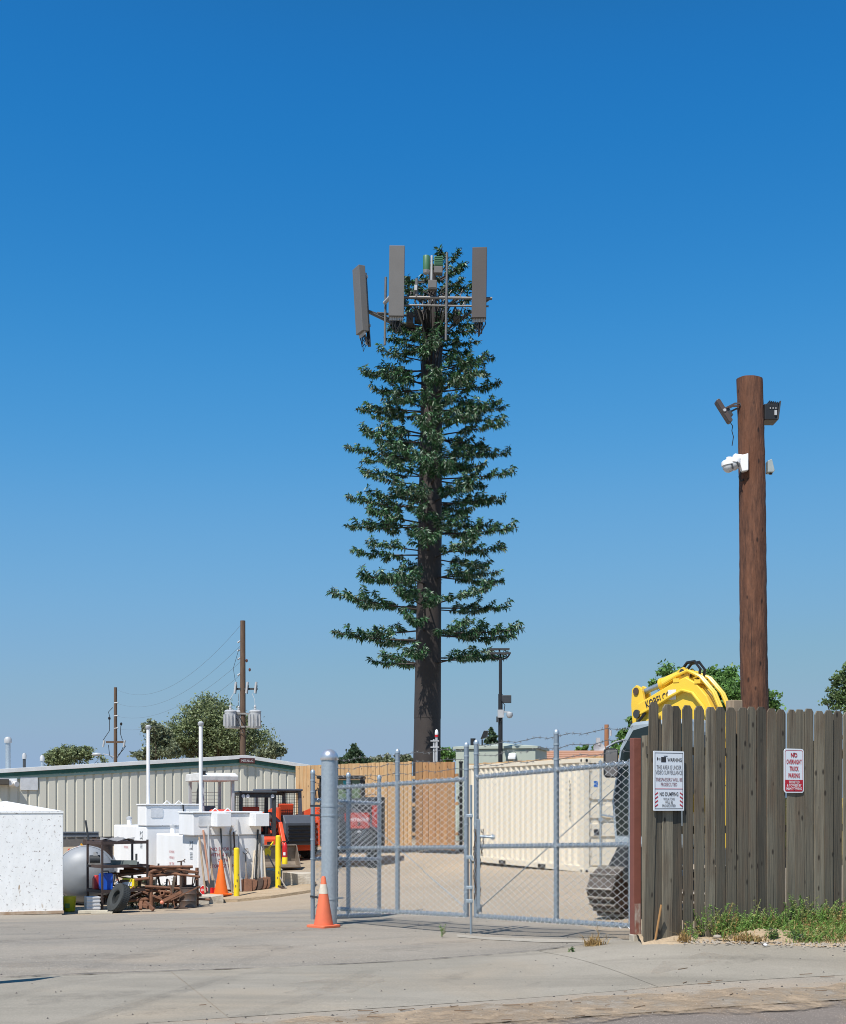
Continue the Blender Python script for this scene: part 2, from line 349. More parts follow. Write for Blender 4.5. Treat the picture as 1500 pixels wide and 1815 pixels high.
# ------------------------------------------------------------ ground surfaces
def ground_material(name, cols, fine, stain=None, bump=.25, stain_scale=.25, streak=None, peb=None):
    m = bpy.data.materials.new(name); m.use_nodes = True; N = m.node_tree.nodes; L = m.node_tree.links; b = N['Principled BSDF']
    b.inputs['Roughness'].default_value = .92; b.inputs['Specular IOR Level'].default_value = .2
    tc = N.new('ShaderNodeTexCoord')
    def noise(scale, det=6, rough=.6, vec=None, dist=0):
        n = N.new('ShaderNodeTexNoise'); n.inputs['Scale'].default_value = scale; n.inputs['Detail'].default_value = det; n.inputs['Roughness'].default_value = rough
        n.inputs['Distortion'].default_value = dist
        L.new(vec or tc.outputs['Object'], n.inputs['Vector']); return n.outputs[0]
    def ramp(f, a, bb, ca=(0,0,0), cb=(1,1,1)):
        r = N.new('ShaderNodeValToRGB'); r.color_ramp.elements[0].position = a; r.color_ramp.elements[1].position = bb
        r.color_ramp.elements[0].color = (*ca, 1); r.color_ramp.elements[1].color = (*cb, 1); L.new(f, r.inputs[0]); return r.outputs[0]
    def mix(f, a, bcol, mode='MIX'):
        mx = N.new('ShaderNodeMix'); mx.data_type = 'RGBA'; mx.blend_type = mode
        if isinstance(f, float): mx.inputs[0].default_value = f
        else: L.new(f, mx.inputs[0])
        L.new(a, mx.inputs[6])
        if isinstance(bcol, tuple): mx.inputs[7].default_value = (*bcol, 1)
        else: L.new(bcol, mx.inputs[7])
        return mx.outputs[2]
    base = ramp(noise(.45, 9, .68), .36, .64, cols[0], cols[1])
    if stain: base = mix(ramp(noise(stain_scale, 7, .6, dist=.6), .48, .72), base, stain)
    if streak:
        mp = N.new('ShaderNodeMapping'); mp.inputs['Scale'].default_value = (streak[2], streak[3], 1); mp.inputs['Rotation'].default_value = (0, 0, streak[1]); L.new(tc.outputs['Object'], mp.inputs[0])
        base = mix(ramp(noise(1.0, 6, .65, mp.outputs[0], .3), .46, .70), base, streak[0])
    sp = noise(fine, 3, .7)
    base = mix(.55, base, ramp(sp, .3, .72, (.62,.62,.62), (1.25,1.25,1.25)), 'MULTIPLY')
    if peb:
        vo = N.new('ShaderNodeTexVoronoi'); vo.inputs['Scale'].default_value = peb[1]; L.new(tc.outputs['Object'], vo.inputs['Vector'])
        f = ramp(vo.outputs['Distance'], .16, .24, (1,1,1), (0,0,0)); base = mix(f, base, peb[0])
    L.new(base, b.inputs['Base Color'])
    bp = N.new('ShaderNodeBump'); bp.inputs['Strength'].default_value = bump; bp.inputs['Distance'].default_value = .02; L.new(sp, bp.inputs['Height']); L.new(bp.outputs[0], b.inputs['Normal'])
    return m
SANG = math.atan2(.383, 1)               # heading of the street
GM = ground_material('dusty_gravel_lot', ((.32,.26,.19), (.385,.315,.235)), 28, (.41,.32,.225), .35)
GDRIVE = ground_material('worn_driveway_asphalt', ((.265,.236,.194), (.315,.278,.228)), 45, (.335,.28,.215), .4, .3, ((.225,.205,.175), SANG*.4, .25, .9), ((.42,.38,.32), 30))
GCONC = ground_material('apron_concrete', ((.265,.24,.195), (.335,.30,.245)), 70, (.345,.285,.21), .15, .4, ((.235,.212,.172), R(-65), .22, 1.7))
GGUT = ground_material('gutter_concrete', ((.28,.245,.20), (.34,.295,.235)), 70, (.40,.29,.19), .2, .5)
GSTREET = ground_material('street_asphalt', ((.165,.14,.12), (.225,.19,.16)), 60, (.36,.26,.18), .45, .5, None, ((.42,.36,.31), 45))
GDIRT = ground_material('verge_dirt', ((.38,.29,.19), (.46,.355,.24)), 30, (.32,.235,.145), .6, .8)
def patchy(m, scale, lo, hi):          # a thin uneven dusting: lets the surface below show between the patches
    N = m.node_tree.nodes; L = m.node_tree.links; tc = N.new('ShaderNodeTexCoord'); n = N.new('ShaderNodeTexNoise'); n.inputs['Scale'].default_value = scale; n.inputs['Detail'].default_value = 9; n.inputs['Roughness'].default_value = .72
    L.new(tc.outputs['Object'], n.inputs['Vector']); r = N.new('ShaderNodeValToRGB'); r.color_ramp.elements[0].position = lo; r.color_ramp.elements[1].position = hi; L.new(n.outputs[0], r.inputs[0]); L.new(r.outputs[0], N['Principled BSDF'].inputs['Alpha']); return m
GDIRT_S = patchy(ground_material('gutter_silt', ((.37,.28,.19), (.44,.335,.23)), 60, (.33,.245,.165), .4, .8), 2.2, .40, .62)
GSEAM = patchy(ground_material('crumbled_asphalt_edge', ((.10,.092,.082), (.15,.138,.12)), 60, (.2,.17,.14), .6, .8), 3.5, .38, .60)
def axis(lo, hi, st, far, grow=1.35):
    a = list(np.arange(lo, hi+1e-6, st)); s = st; x = hi; out = []
    while x < far: s *= grow; x += s; out.append(x)
    s = st; x = lo; pre = []
    while x > -far: s *= grow; x -= s; pre.append(x)
    return np.array(pre[::-1]+a+out)
xs = axis(-16, 14, .35, 3000); ys = axis(2, 48, .35, 3000)
XX, YY = np.meshgrid(xs, ys); ZZ = gz_arr(XX, YY)-.012
nx = len(xs)
me = bpy.data.meshes.new('ground')
me.from_pydata(np.c_[XX.ravel(), YY.ravel(), ZZ.ravel()].tolist(), [], [(j*nx+i, j*nx+i+1, (j+1)*nx+i+1, (j+1)*nx+i) for j in range(len(ys)-1) for i in range(nx-1)])
me.polygons.foreach_set('use_smooth', [True]*len(me.polygons)); me.materials.append(GM)
tag(link('ground', me), kind='structure')

def strip(name, mat_, front, back, u0, u1, dz, nu=90, nv=10, parent=None, edge=0, kind='structure', lump=0):
    """sheet draped on the terrain between two lines y = front(x) and y = back(x)"""
    vs = []; rnd = random.Random(len(name))
    for j in range(nv+1):
        for i in range(nu+1):
            x = u0+(u1-u0)*i/nu; a = front(x); b = back(x)
            y = a+(b-a)*j/nv
            if edge and j == nv: y += edge*(math.sin(x*5.1)+.6*math.sin(x*13.3+1)+.4*rnd.uniform(-1, 1))
            if edge and j == 0 and lump: y += edge*(math.sin(x*4.1)+.6*math.sin(x*11+2))
            z = gz(x, y)+dz
            if lump: z += lump*math.sin(math.pi*j/nv)*(.6+.4*math.sin(x*3.2)+.25*rnd.uniform(-1, 1))
            vs.append((x, y, z))
    me = bpy.data.meshes.new(name); n1 = nu+1
    me.from_pydata(vs, [], [(j*n1+i, j*n1+i+1, (j+1)*n1+i+1, (j+1)*n1+i) for j in range(nv) for i in range(nu)])
    me.polygons.foreach_set('use_smooth', [True]*len(me.polygons)); me.materials.append(mat_)
    o = link(name, me, parent)
    if parent is None: tag(o, kind=kind)
    return o
gut = lambda x: 9.54+(x+.65)*.383                    # outer edge of the gutter pan
gut2 = lambda x: gut(x)+.452
kerb_in = lambda x: gut(x)+.46
joint = lambda x: 12.72+(x+.75)*.31
fence_y = lambda x: 13.1+(x-2.36)*(1.4/2.58)
lawn = lambda x: 12.95-.10*(x-2.9) if x > 2.6 else 13.0
strip('street', GSTREET, lambda x: -2+x*.2, lambda x: gut(x)-.42, -16, 16, .0, 60, 30, edge=.03)
strip('gutter', GGUT, lambda x: gut(x)-.45, gut2, -16, 16, .012, 90, 6)
apron = strip('sidewalk', GCONC, kerb_in, lambda x: kerb_in(x)+.001, -16, -15.9, -.05, 2, 1)
# concrete slabs of the driveway apron, with open joints square to the street
def slab(a, b, dz, nu=26, nv=14):
    vs = []; n1 = nu+1
    for j in range(nv+1):
        for i in range(n1):
            u = a+(b-a)*i/nu; y0 = kerb_in(u)
            def pos(v): return u-.383*v, y0+v
            v1 = 2.2
            for _ in range(4):
                xx, _y = pos(v1); lim = joint(xx)+.02 if xx < 2.3 else min(joint(xx), 13.05+(xx-2.6)*.05)
                v1 = lim-y0
            x, y = pos(v1*j/nv); vs.append((x, y, gz(x, y)+dz))
    me = bpy.data.meshes.new('slab'); me.from_pydata(vs, [], [(j*n1+i, j*n1+i+1, (j+1)*n1+i+1, (j+1)*n1+i) for j in range(nv) for i in range(nu)])
    me.polygons.foreach_set('use_smooth', [True]*len(me.polygons)); me.materials.append(GCONC); link('slab', me, apron)
for k, (a, b) in enumerate(((-11.5,-8.4),(-8.396,-5.0),(-4.996,-1.52),(-1.516,.6),(.604,2.1),(2.104,3.9),(3.904,6.3),(6.304,9),(9.004,12))): slab(a, b, .014+.0012*(k % 2))
strip('joint_filler', GGUT, lambda x: kerb_in(x)-.02, lambda x: min(joint(x), 13.0), -12, 8, .0118, 120, 16)
strip('gutter_dirt', GDIRT_S, lambda x: gut(x)-.80+.16*math.sin(x*.9), lambda x: gut(x)+.16+.12*math.sin(x*.7+1), -14, 14, .0165, 160, 8, edge=.06, lump=.0005)
strip('asphalt_seam', GSEAM, lambda x: joint(x)-.015, lambda x: joint(x)+.05+.03*math.sin(x*1.3), -10, 2.1, .0215, 140, 2, edge=.014, lump=.0005)
drive = strip('driveway', GDRIVE, lambda x: joint(x)+.0, lambda x: 22.5-.25*(x+3) if x < -1 else 22-.9*(x+1), -15, 2.25, .004, 90, 40, edge=.25)
strip('gate_threshold', mat('threshold_concrete', (.37,.335,.28), .9, col2=(.30,.27,.22), scale=3, bump=.2), lambda x: 16.0-1.47*(x-.6)-.42, lambda x: 16.0-1.47*(x-.6)+.12, .45, 2.3, .009, 40, 4, edge=.05, lump=.001)
strip('verge', GDIRT, lambda x: min(joint(x), 13.05+(x-2.6)*.05)-.04 if x > 2.3 else 12.98, lambda x: fence_y(x)+.6, 2.3, 9, .012, 70, 12, edge=.03, lump=.07)

def worn(name, col, scale, lo, hi, amax):
    m = mat(name, col, .9, col2=tuple(c*.8 for c in col), scale=12); patchy(m, scale, lo, hi)
    r = [n for n in m.node_tree.nodes if n.bl_idname == 'ShaderNodeValToRGB'][-1]; r.color_ramp.elements[1].color = (amax, amax, amax, 1); return m
OIL = worn('oil_stain', (.07,.062,.055), 5, .42, .66, .17); TYRE = worn('tyre_mark', (.09,.083,.074), 6, .34, .70, .10); PALE = worn('dust_patch', (.42,.36,.285), 2.5, .42, .70, .5)
def blot(name, m, x, y, rx, ry, dz, rot=0, parent=None):
    vs = [(x, y, gz(x, y)+dz)]; n = 28; rr = random.Random(int(x*50))
    for k in range(n):
        a = 2*math.pi*k/n; q = 1+.25*math.sin(2*a+x)+.15*math.sin(5*a+y)+rr.uniform(-.08,.08); u, v = rx*q*math.cos(a), ry*q*math.sin(a); xx = x+u*math.cos(rot)-v*math.sin(rot); yy = y+u*math.sin(rot)+v*math.cos(rot); vs.append((xx, yy, gz(xx, yy)+dz))
    me = bpy.data.meshes.new(name); me.from_pydata(vs, [], [(0, k+1, (k+1) % n+1) for k in range(n)]); me.materials.append(m); link(name, me, parent or drive)
for x, y, rx, ry, m in ((-3.6,13.6,.7,.35,OIL),(-1.9,14.6,.5,.3,OIL),(-.2,14.2,.35,.22,OIL),(-5.2,15.8,.9,.4,OIL),(.4,15.1,.5,.22,PALE),(-4.6,12.7,1.1,.35,PALE),(-2.6,17.2,1.2,.5,PALE),(-6,19,1.2,.5,OIL),(-2.8,20.4,1.0,.45,PALE)): blot('stain', m, x, y, rx, ry, .0075, .3)
for x, y, rx, ry, m in ((-2.9,10.6,.5,.25,OIL),(.3,11.7,.3,.14,OIL),(1.0,11.2,.10,.05,OIL),(2.6,12.1,.5,.2,PALE),(-.8,11.3,.7,.3,PALE),(-2.2,9.9,.25,.1,OIL),(3.2,12.3,.35,.12,OIL)): blot('stain', m, x, y, rx, ry, .0190, .9, apron)
def track(x0, y0, x1, y1, bow, w, dz, parent):
    vs = []; n = 26; a = Vector((x0, y0, 0)); b = Vector((x1, y1, 0)); u = (b-a).normalized(); s = Vector((-u.y, u.x, 0))
    for k in range(n+1):
        f = k/n; p = a.lerp(b, f)+s*bow*math.sin(math.pi*f)
        for sg in (-1, 1):
            q = p+s*(sg*w/2); vs.append((q.x, q.y, gz(q.x, q.y)+dz))
    me = bpy.data.meshes.new('tyre_mark'); me.from_pydata(vs, [], [(2*k, 2*k+1, 2*k+3, 2*k+2) for k in range(n)]); me.materials.append(TYRE); link('tyre_mark', me, parent)
for dx in (0, 1.5): track(-4.2+dx, 8.75+.383*dx, -2.9+dx, 12.0+.3*dx, .12, .2, .0178, apron)
for dx in (0, 1.4): track(-2.9+dx, 8.95+.383*dx, -1.9+dx, 11.9+.3*dx, -.1, .17, .0184, apron)
for dx in (0, 1.5): track(-3.4+dx, 12.35+.3*dx, -1.2+dx*.7, 17.6-dx, .5, .2, .0068, drive)
track(-7.5, 14.2, -.5, 16.4, .8, .22, .0062, drive); track(-7.8, 15.4, -.9, 17.5, .8, .22, .0062, drive)

# ------------------------------------------------------------ metal building
bu = Vector((.864, .503, 0)); brz = math.atan2(.503, .864)
ridge = P(432, 1338, 44.2)
bld = thing('metal_building', 'long beige ribbed metal shed with dark green roof trim', 'building', (ridge.x, ridge.y, 0), brz)
RZ = ridge.z-.30
def rtop(x): return RZ+(x*.072 if x < 0 else -x*.125)
x = -13.0
prof = [(0,.0),(.018,.0),(.055,-.045),(.27,-.045),(.298,0),(.305,0)]
while x < 4.2:
    mb = MB(); vs = []; fs = []
    for (dx, dy) in prof:
        vs += [(x+dx, dy, .42), (x+dx, dy, rtop(x+dx)-.02)]
    for i in range(len(prof)-1): fs.append((2*i, 2*i+2, 2*i+3, 2*i+1))
    mb.add(vs, fs); mb.build('siding_panel', SIDING, bld)
    x += .305
MB().prism([(-13,-.3),(4.4,-.3),(4.4,rtop(4.4)-.04),(0,RZ-.04),(-13,rtop(-13)-.04)], .012, 14).build('wall', SIDING, bld)
MB().box(-13, 4.4, -.02, .011, -.4, .41).build('foundation', mat('foundation_grey', (.16,.15,.14), .9), bld)
def rake(z0, z1, y0, y1, m, nm, grow=.15):
    MB().prism([(-13.3,rtop(-13.3)+z0),(0,RZ+z0),(4.6,rtop(4.6)+z0),(4.6,rtop(4.6)+z1),(0,RZ+z1),(-13.3,rtop(-13.3)+z1)], y0, y1).build(nm, m, bld, .008)
rake(-.06, .035, -.085, -.006, TRIM_L, 'trim_lip'); rake(.037, .165, -.12, -.01, TRIM_G, 'fascia'); rake(.167, .30, -.16, 14.2, TRIM_W, 'roof')
pl = MB().box(-.28, .28, -.16, -.125, .055+RZ-.02, .24+RZ-.02).build('name_plate', mat('plate_maroon', (.11,.035,.03), .5), bld)
pl.location = (.05, -.04, -.03)
lettering('METALLIC', .44, .08, TXT_W, pl, face_m((0,-.163,RZ+.125),(1,0,0),(0,0,1)))
def on_wall(px, py, out=0):                            # local point on the siding under a photo pixel
    tx = (px-750)/F; s = (tx*ridge.y-ridge.x)/(bu.x-tx*bu.y); d = ridge.y+s*bu.y
    return Vector((s, -.046-out, EYE+(HY-py)/F*d))
a = on_wall(35, 1377); b = on_wall(66, 1400)
MB().prism(rrect(a.x, b.x, b.z, a.z, .03), -.09, -.055).build('blank_panel', mat('panel_pale', (.66,.67,.68), .5), bld)
a = on_wall(-14, 1381); b = on_wall(12, 1391)
o = MB().box(a.x, b.x, -.36, -.05, b.z, a.z).build('wall_lamp', mat('lamp_bronze', (.10,.085,.065), .5), bld, .02)
MB().box(a.x-.005, b.x+.005, -.365, -.05, a.z+.002, a.z+.04).build('lamp_top', LGREY, o)
a = on_wall(23, 1387)
fl = MB().box(a.x-.14, a.x+.12, -.10, -.05, a.z-.12, a.z+.14).build('flood_light', WHITE, bld, .02)
MB().cyl((a.x,-.10,a.z),(a.x+.05,-.34,a.z-.05),.06,.085,12).cyl((a.x-.06,-.10,a.z+.02),(a.x-.14,-.3,a.z+.0),.055,.08,12).build('lamp_head', WHITE, fl)
for px, y0, y1, r, m in ((40,1306,1356,.085,GALV),(0,1312,1358,.085,GALV),(103,1340,1352,.055,GALV),(70,1336,1352,.05,DARK)):
    p = on_wall(px, y0); q = on_wall(px, y1)
    v = MB().cyl((p.x, 2.2, q.z-.3), (p.x, 2.2, p.z), r, n=12).build('roof_vent', m, bld)
    MB().lathe([(r*1.45,0),(r*1.5,.03),(r*1.5,.13),(r*.9,.2),(.01,.21)], (p.x, 2.2, p.z-.1), 12).build('vent_cap', LGREY, v)

# ------------------------------------------------------------ cedar fences at the back of the lot
def plank_fence(name, label, p0, p1, ztop0, ztop1, material, w=.14, cat='fence'):
    p0 = Vector(p0); p1 = Vector(p1); L = (p1-p0).length; u = (p1-p0)/L
    t = thing(name, label, cat, (p0.x, p0.y, 0), math.atan2(u.y, u.x))
    n = max(1, int(L/w)); h = 2.5
    base = MB().box(.004, w-.004, -.012, .008, 0, h).mesh('plank'); base.materials.append(material)
    for i in range(n):
        f = i/n; zt = ztop0+(ztop1-ztop0)*f+random.uniform(-.012, .012)
        inst('plank', base, t, (i*w, random.uniform(-.007, .006), zt-h), (0, 0, random.uniform(-.02, .02)))
    for z in (.45, 1.3, 2.1): MB().box(0, L, .012, .05, ztop0-2.5+z-.045, ztop0-2.5+z+.045).build('rail', material, t)
    return t
q = lambda px, d: Vector(((px-750)/F*d, d, 0))
plank_fence('cedar_fence', 'long new cedar plank fence running behind the small orange digger', q(524,38.4), q(735,36.2), 2.70, 2.77, CEDAR)
plank_fence('cedar_gate', 'darker stained cedar fence section beside the black gate post', q(736,36.1), q(812,35.0), 2.74, 2.71, CEDAR_D)
plank_fence('cedar_fence', 'cedar plank fence showing just above the cream shipping container', q(826,40.2), q(1130,39.5), 2.82, 3.1, CEDAR)
p = G(818, 35.2)
t = thing('gate_post', 'black steel gate post beside the darker stained cedar fence', 'post', p)
MB().box(-.045,.045,-.045,.045,-.1,2.55).build('post', BLACK, t); MB().box(-.06,.06,-.06,.06,2.55,2.6).build('cap', BLACK, t)
for z in (.5, 1.5): MB().box(-.09,-.045,-.06,.02,z,z+.12).build('hinge', BLACK, t)

# ------------------------------------------------------------ equipment shelter, light pole, beacon mast
p = G(866, 42)
t = thing('equipment_shelter', 'sage green equipment shelter roof box behind the cedar fence', 'shelter', (p.x, p.y, p.z), R(-14))
hz = 3.46-p.z
MB().box(-1.12, 1.62, 0, 2.6, 0, hz-.08).build('wall', SHEL, t, .02)
MB().add([(-1.2,-.06,hz-.08),(1.7,-.06,hz-.08),(1.7,2.7,hz-.08),(-1.2,2.7,hz-.08),(-1.2,-.06,hz),(1.7,-.06,hz),(1.7,2.7,hz),(-1.2,2.7,hz),(.25,1.3,hz+.17)],
         [(3,2,1,0),(0,1,5,4),(1,2,6,5),(2,3,7,6),(3,0,4,7),(4,5,8),(5,6,8),(6,7,8),(7,4,8)]).build('roof', SHEL, t)
lf = MB().box(.72,.98,-.16,-.002,hz-.42,hz-.24).build('wall_light', WHITE, t, .04); MB().box(.72,.98,-.26,-.16,hz-.46,hz-.34).build('lamp_head', WHITE, lf, .03)
MB().prism(rrect(.32,.66,hz-.78,hz-.62,.01), -.008, -.002).build('notice_sticker', STK_B, t)
MB().prism(rrect(.32,.66,hz-.62,hz-.56,.01), -.008, -.002).build('notice_sticker', TXT_W, t)
MB().box(-.35,.5,-.012,-.002,hz-.85,hz-.835).build('seam', DARK, t)
MB().cyl((-.62,.5,hz),(-.62,.5,hz+.3),.09,n=14).build('vent', BLACK, t)
a = MB().cyl((-.3,.5,hz),(-.3,.5,hz+.26),.025,n=8).box(-.42,-.16,.42,.58,hz+.01,hz+.07).build('lamp_bracket', BLACK, t)
MB().prism([(-.34,hz+.27),(-.14,hz+.33),(-.1,hz+.56),(-.22,hz+.56)], .38, .62).build('spot_lamp', BLACK, a, .01)
p = G(888, 41.3); zz = lambda py: EYE+(HY-py)/F*41.3-p.z
t = thing('light_pole', 'tall slim black light pole with curved top bracket beside the tree tower', 'lamp post', p)
MB().cyl((0,0,0),(0,0,zz(1230)),.075,n=12).cyl((0,0,zz(1230)),(0,0,zz(1166)),.055,n=12).build('pole', BLACK, t)
arc = [(.30*math.sin(R(a)), 0, zz(1160)-.20*math.cos(R(a))+.04) for a in range(-90, 91, 15)]
br = MB().tube(arc, .028, 6).build('bracket', BLACK, t)
for z, yy in ((zz(1158)-.02, 0), (zz(1148), .6)):
    MB().box(-.34,.34,yy-.12,yy+.12,z,z+.05).build('led_bar', DARK, br)
MB().bar((0,0,zz(1163)),(0,.6,zz(1149)),.05,.05).build('arm', BLACK, br)
MB().box(.03,.36,-.06,.0,zz(1246),zz(1232)).build('flood_lamp', DARK, t, .015)
MB().box(-.10,.10,-.14,-.07,zz(1272),zz(1258)).build('junction_box', LGREY, t)
c = MB().bar((.06,-.1,zz(1262)),(.3,-.1,zz(1262)),.04,.04).build('camera_arm', LGREY, t); MB().lathe([(.02,.0),(.10,-.03),(.11,-.12),(.07,-.19),(.01,-.21)],(.3,-.1,zz(1262)),14).build('dome_camera', LGREY, c)
MB().box(-.14,-.05,-.12,-.02,zz(1280),zz(1270)).build('clamp', DARK, t); MB().tube([(0,-.09,zz(1240)),(.14,-.1,zz(1250)),(.1,-.1,zz(1266)),(0,-.09,zz(1280))],.014,5).build('cable', BLACK, t)
p = G(775, 40.6); zz = lambda py: EYE+(HY-py)/F*40.6-p.z
t = thing('warning_mast', 'small grey mast with red and white tip in front of the tower trunk', 'mast', p)
MB().cyl((0,0,0),(0,0,zz(1305)),.045,n=10).build('mast', LGREY, t)
MB().cyl((0,0,zz(1306)),(0,0,zz(1302)),.06,n=10).build('red_band', RED, t); MB().lathe([(.055,0),(.06,.05),(.045,.14),(.01,.18)],(0,0,zz(1302)),12).build('beacon', TXT_W, t)
MB().cyl((-.09,0,0),(-.09,0,zz(1310)),.03,n=8).build('side_pipe', LGREY, t)
for y in (1313, 1324): MB().box(-.2,.08,-.05,-.02,zz(y)-.02,zz(y)+.02).build('crossbar', LGREY, t)

# ------------------------------------------------------------ shipping container
cu = Vector((-.4, .917, 0)); p = Vector((3.6, 27.8, -.02)); crz = math.atan2(.4, .917)   # local x runs along the door end, local y along the long side
t = thing('shipping_container', 'cream twenty foot shipping container standing behind the right gate leaf', 'container', p, crz)
Lc, Wc, Hc = 6.06, 2.44, 2.60
for (x, y) in ((0,0),(Wc-.16,0),(0,Lc-.16),(Wc-.16,Lc-.16)):
    MB().box(x,x+.16,y,y+.16,.118,Hc-.122).build('corner_post', CREAM, t, .008)
    for z in (0, Hc-.12):
        cc = MB().box(x-.008,x+.168,y-.008,y+.168,z,z+.118).build('corner_casting', CREAM, t, .01)
        MB().prism(rrect(x+.05,x+.11,z+.025,z+.09,.028), y-.012, y-.0085).build('casting_hole', BLACK, cc)
        Mx = Matrix(((0,1,0,0),(1,0,0,0),(0,0,1,0),(0,0,0,1)))
        MB().prism(rrect(y+.05,y+.11,z+.025,z+.09,.028), x-.012, x-.0085, Mx).build('casting_hole', BLACK, cc)
for x in (0.01, Wc-.07):
    MB().box(x,x+.06,.17,Lc-.17,Hc-.11,Hc-.012).build('top_rail', CREAM, t, .006)
    r_ = MB().box(x,x+.06,.17,Lc-.17,.03,.17).build('bottom_rail', CREAM, t, .006)
    if x < 1:
        for y in (1.75, 3.8): MB().box(x-.006,x+.0,y,y+.36,.04,.13).build('fork_pocket', BLACK, r_)
def corr(x0, sgn):
    vs = []; fs = []; y = .165; k = 0; per = [(0,0),(.07,0),(.14,.04),(.21,.04),(.28,0)]
    while y < Lc-.2:
        for dy, dx in per[:-1]:
            if y+dy < Lc-.165: vs += [(x0+sgn*dx, y+dy, .16), (x0+sgn*dx, y+dy, Hc-.10)]
        y += .2806
    n = len(vs)//2
    return MB().add(vs, [(2*i, 2*i+1, 2*i+3, 2*i+2) for i in range(n-1)])
corr(.022, 1).build('side_wall', CREAM, t); corr(Wc-.022, -1).build('side_wall', CREAM, t)
MB().box(.1,Wc-.1,.1,Lc-.1,Hc-.05,Hc-.03).build('roof', CREAM, t); MB().box(.17,Wc-.17,Lc-.08,Lc-.03,.12,Hc-.12).build('end_wall', CREAM, t); MB().box(.1,Wc-.1,.1,Lc-.1,.1,.14).build('floor', RUST_D, t)
MB().box(.165,Wc-.165,.02,.14,.0,.14).build('door_sill', CREAM, t, .006); MB().box(.165,Wc-.165,.02,.14,Hc-.12,Hc-.01).build('door_header', CREAM, t, .006)
for i, x0 in enumerate((.175, 1.225)):
    x1 = x0+1.04
    d = MB().box(x0,x1,.07,.1,.15,Hc-.13).build('door', CREAM, t)
    zb = [.17,.78,1.20,1.62,2.44]
    for k, (z0, z1) in enumerate(((.17,.70),(.82,1.12),(1.24,1.54),(1.66,Hc-.16))):
        MB().box(x0+.02,x1-.02,.045,.069,z0,z1).build('door_panel', CREAM, d, .012)
    for xr in (x0+.28, x0+.78):
        rod = MB().cyl((xr,.025,.05),(xr,.025,Hc-.04),.019,n=8).build('lock_rod', GALV, d)
        for z in (.1,.62,1.18,1.6,2.46): MB().box(xr-.05,xr+.05,.012,.044,z,z+.07).build('rod_bracket', GALV, rod)
        MB().bar((xr,.01,1.32),(xr+.34,.01,1.27),.02,.04).build('handle', GALV, rod)
    for z in (.4,1.0,1.7,2.3): MB().box((x0-.03 if i == 0 else x1-.05),(x0+.05 if i == 0 else x1+.03),.03,.068,z,z+.12).build('hinge', CREAM, d)
MB().box(.30,.40,.039,.0445,1.95,2.08).build('blue_sticker', STK_B, t); MB().box(.36,.46,.039,.0445,.86,1.0).build('number_plate', STEEL, t)
MB().box(.30,.42,.036,.044,.86,.99).build('plate', DARK, t)
mk = MB()
for k in range(9): mk.box(.012,.0185,.62,.66,2.05-k*.1,2.1-k*.1)
mk.build('stencil_marks', mat('stencil_grey', (.30,.27,.22), .8), t)

# ------------------------------------------------------------ far house roof and dish pole
p = P(950, 1328, 62)
t = thing('house', 'low house with brown shingle roof far behind the container', 'house', (4.3, 62, 0), 0)
MB().box(0,9,0,8,0,3.6).build('wall', mat('house_wall', (.4,.33,.26), .8), t)
rf = MB()
for k in range(6):
    f0 = k/6; f1 = (k+1)/6; z = 3.45+.8*f0
    rf.add([(-.4+2*f0,-.4+3.6*f0,z+.06),(9.4-2*f0,-.4+3.6*f0,z+.06),(9.4-2*f1,-.4+3.6*f1,3.45+.8*f1+.02),(-.4+2*f1,-.4+3.6*f1,3.45+.8*f1+.02),
            (-.4+2*f0,-.4+3.6*f0,z),(9.4-2*f0,-.4+3.6*f0,z)], [(0,1,2,3),(4,5,1,0)])
rf.add([(-.4,-.4,3.45),(1.6,3.2,4.25),(1.6,5.0,4.25),(-.4,8.4,3.45),(9.4,-.4,3.45),(7.4,3.2,4.25),(7.4,5,4.25),(9.4,8.4,3.45)], [(0,1,2,3),(4,7,6,5),(1,5,6,2),(3,2,6,7)])
rf.build('roof', ROOFB, t)
p = P(1076, 1284, 66)
t = thing('short_pole', 'orange brown wooden pole with white dish by the brown roof', 'pole', (p.x, 66, 0))
MB().cyl((0,0,0),(0,0,p.z),.14,.12,n=10).build('pole', mat('new_pole_wood', (.36,.17,.08), .8, col2=(.25,.11,.05), scale=4, stretch=(5,5,.5)), t)
MB().lathe([(.01,0),(.2,.03),(.36,.12),(.37,.13),(.2,.05),(.01,.02)],(-.45,-.1,p.z-1.35),18,Matrix.Rotation(R(70),3,'X') @ Matrix.Rotation(R(20),3,'Y')).build('dish', LGREY, t)
MB().bar((0,0,p.z-1.4),(-.4,0,p.z-1.4),.05,.05).build('dish_arm', LGREY, t); MB().box(-.55,-.35,-.1,.1,p.z-1.1,p.z-.7).build('chimney_pot', LGREY, t); MB().cyl((.2,-.1,p.z-.6),(.2,-.1,p.z-.3),.06).build('insulator', LGREY, t)
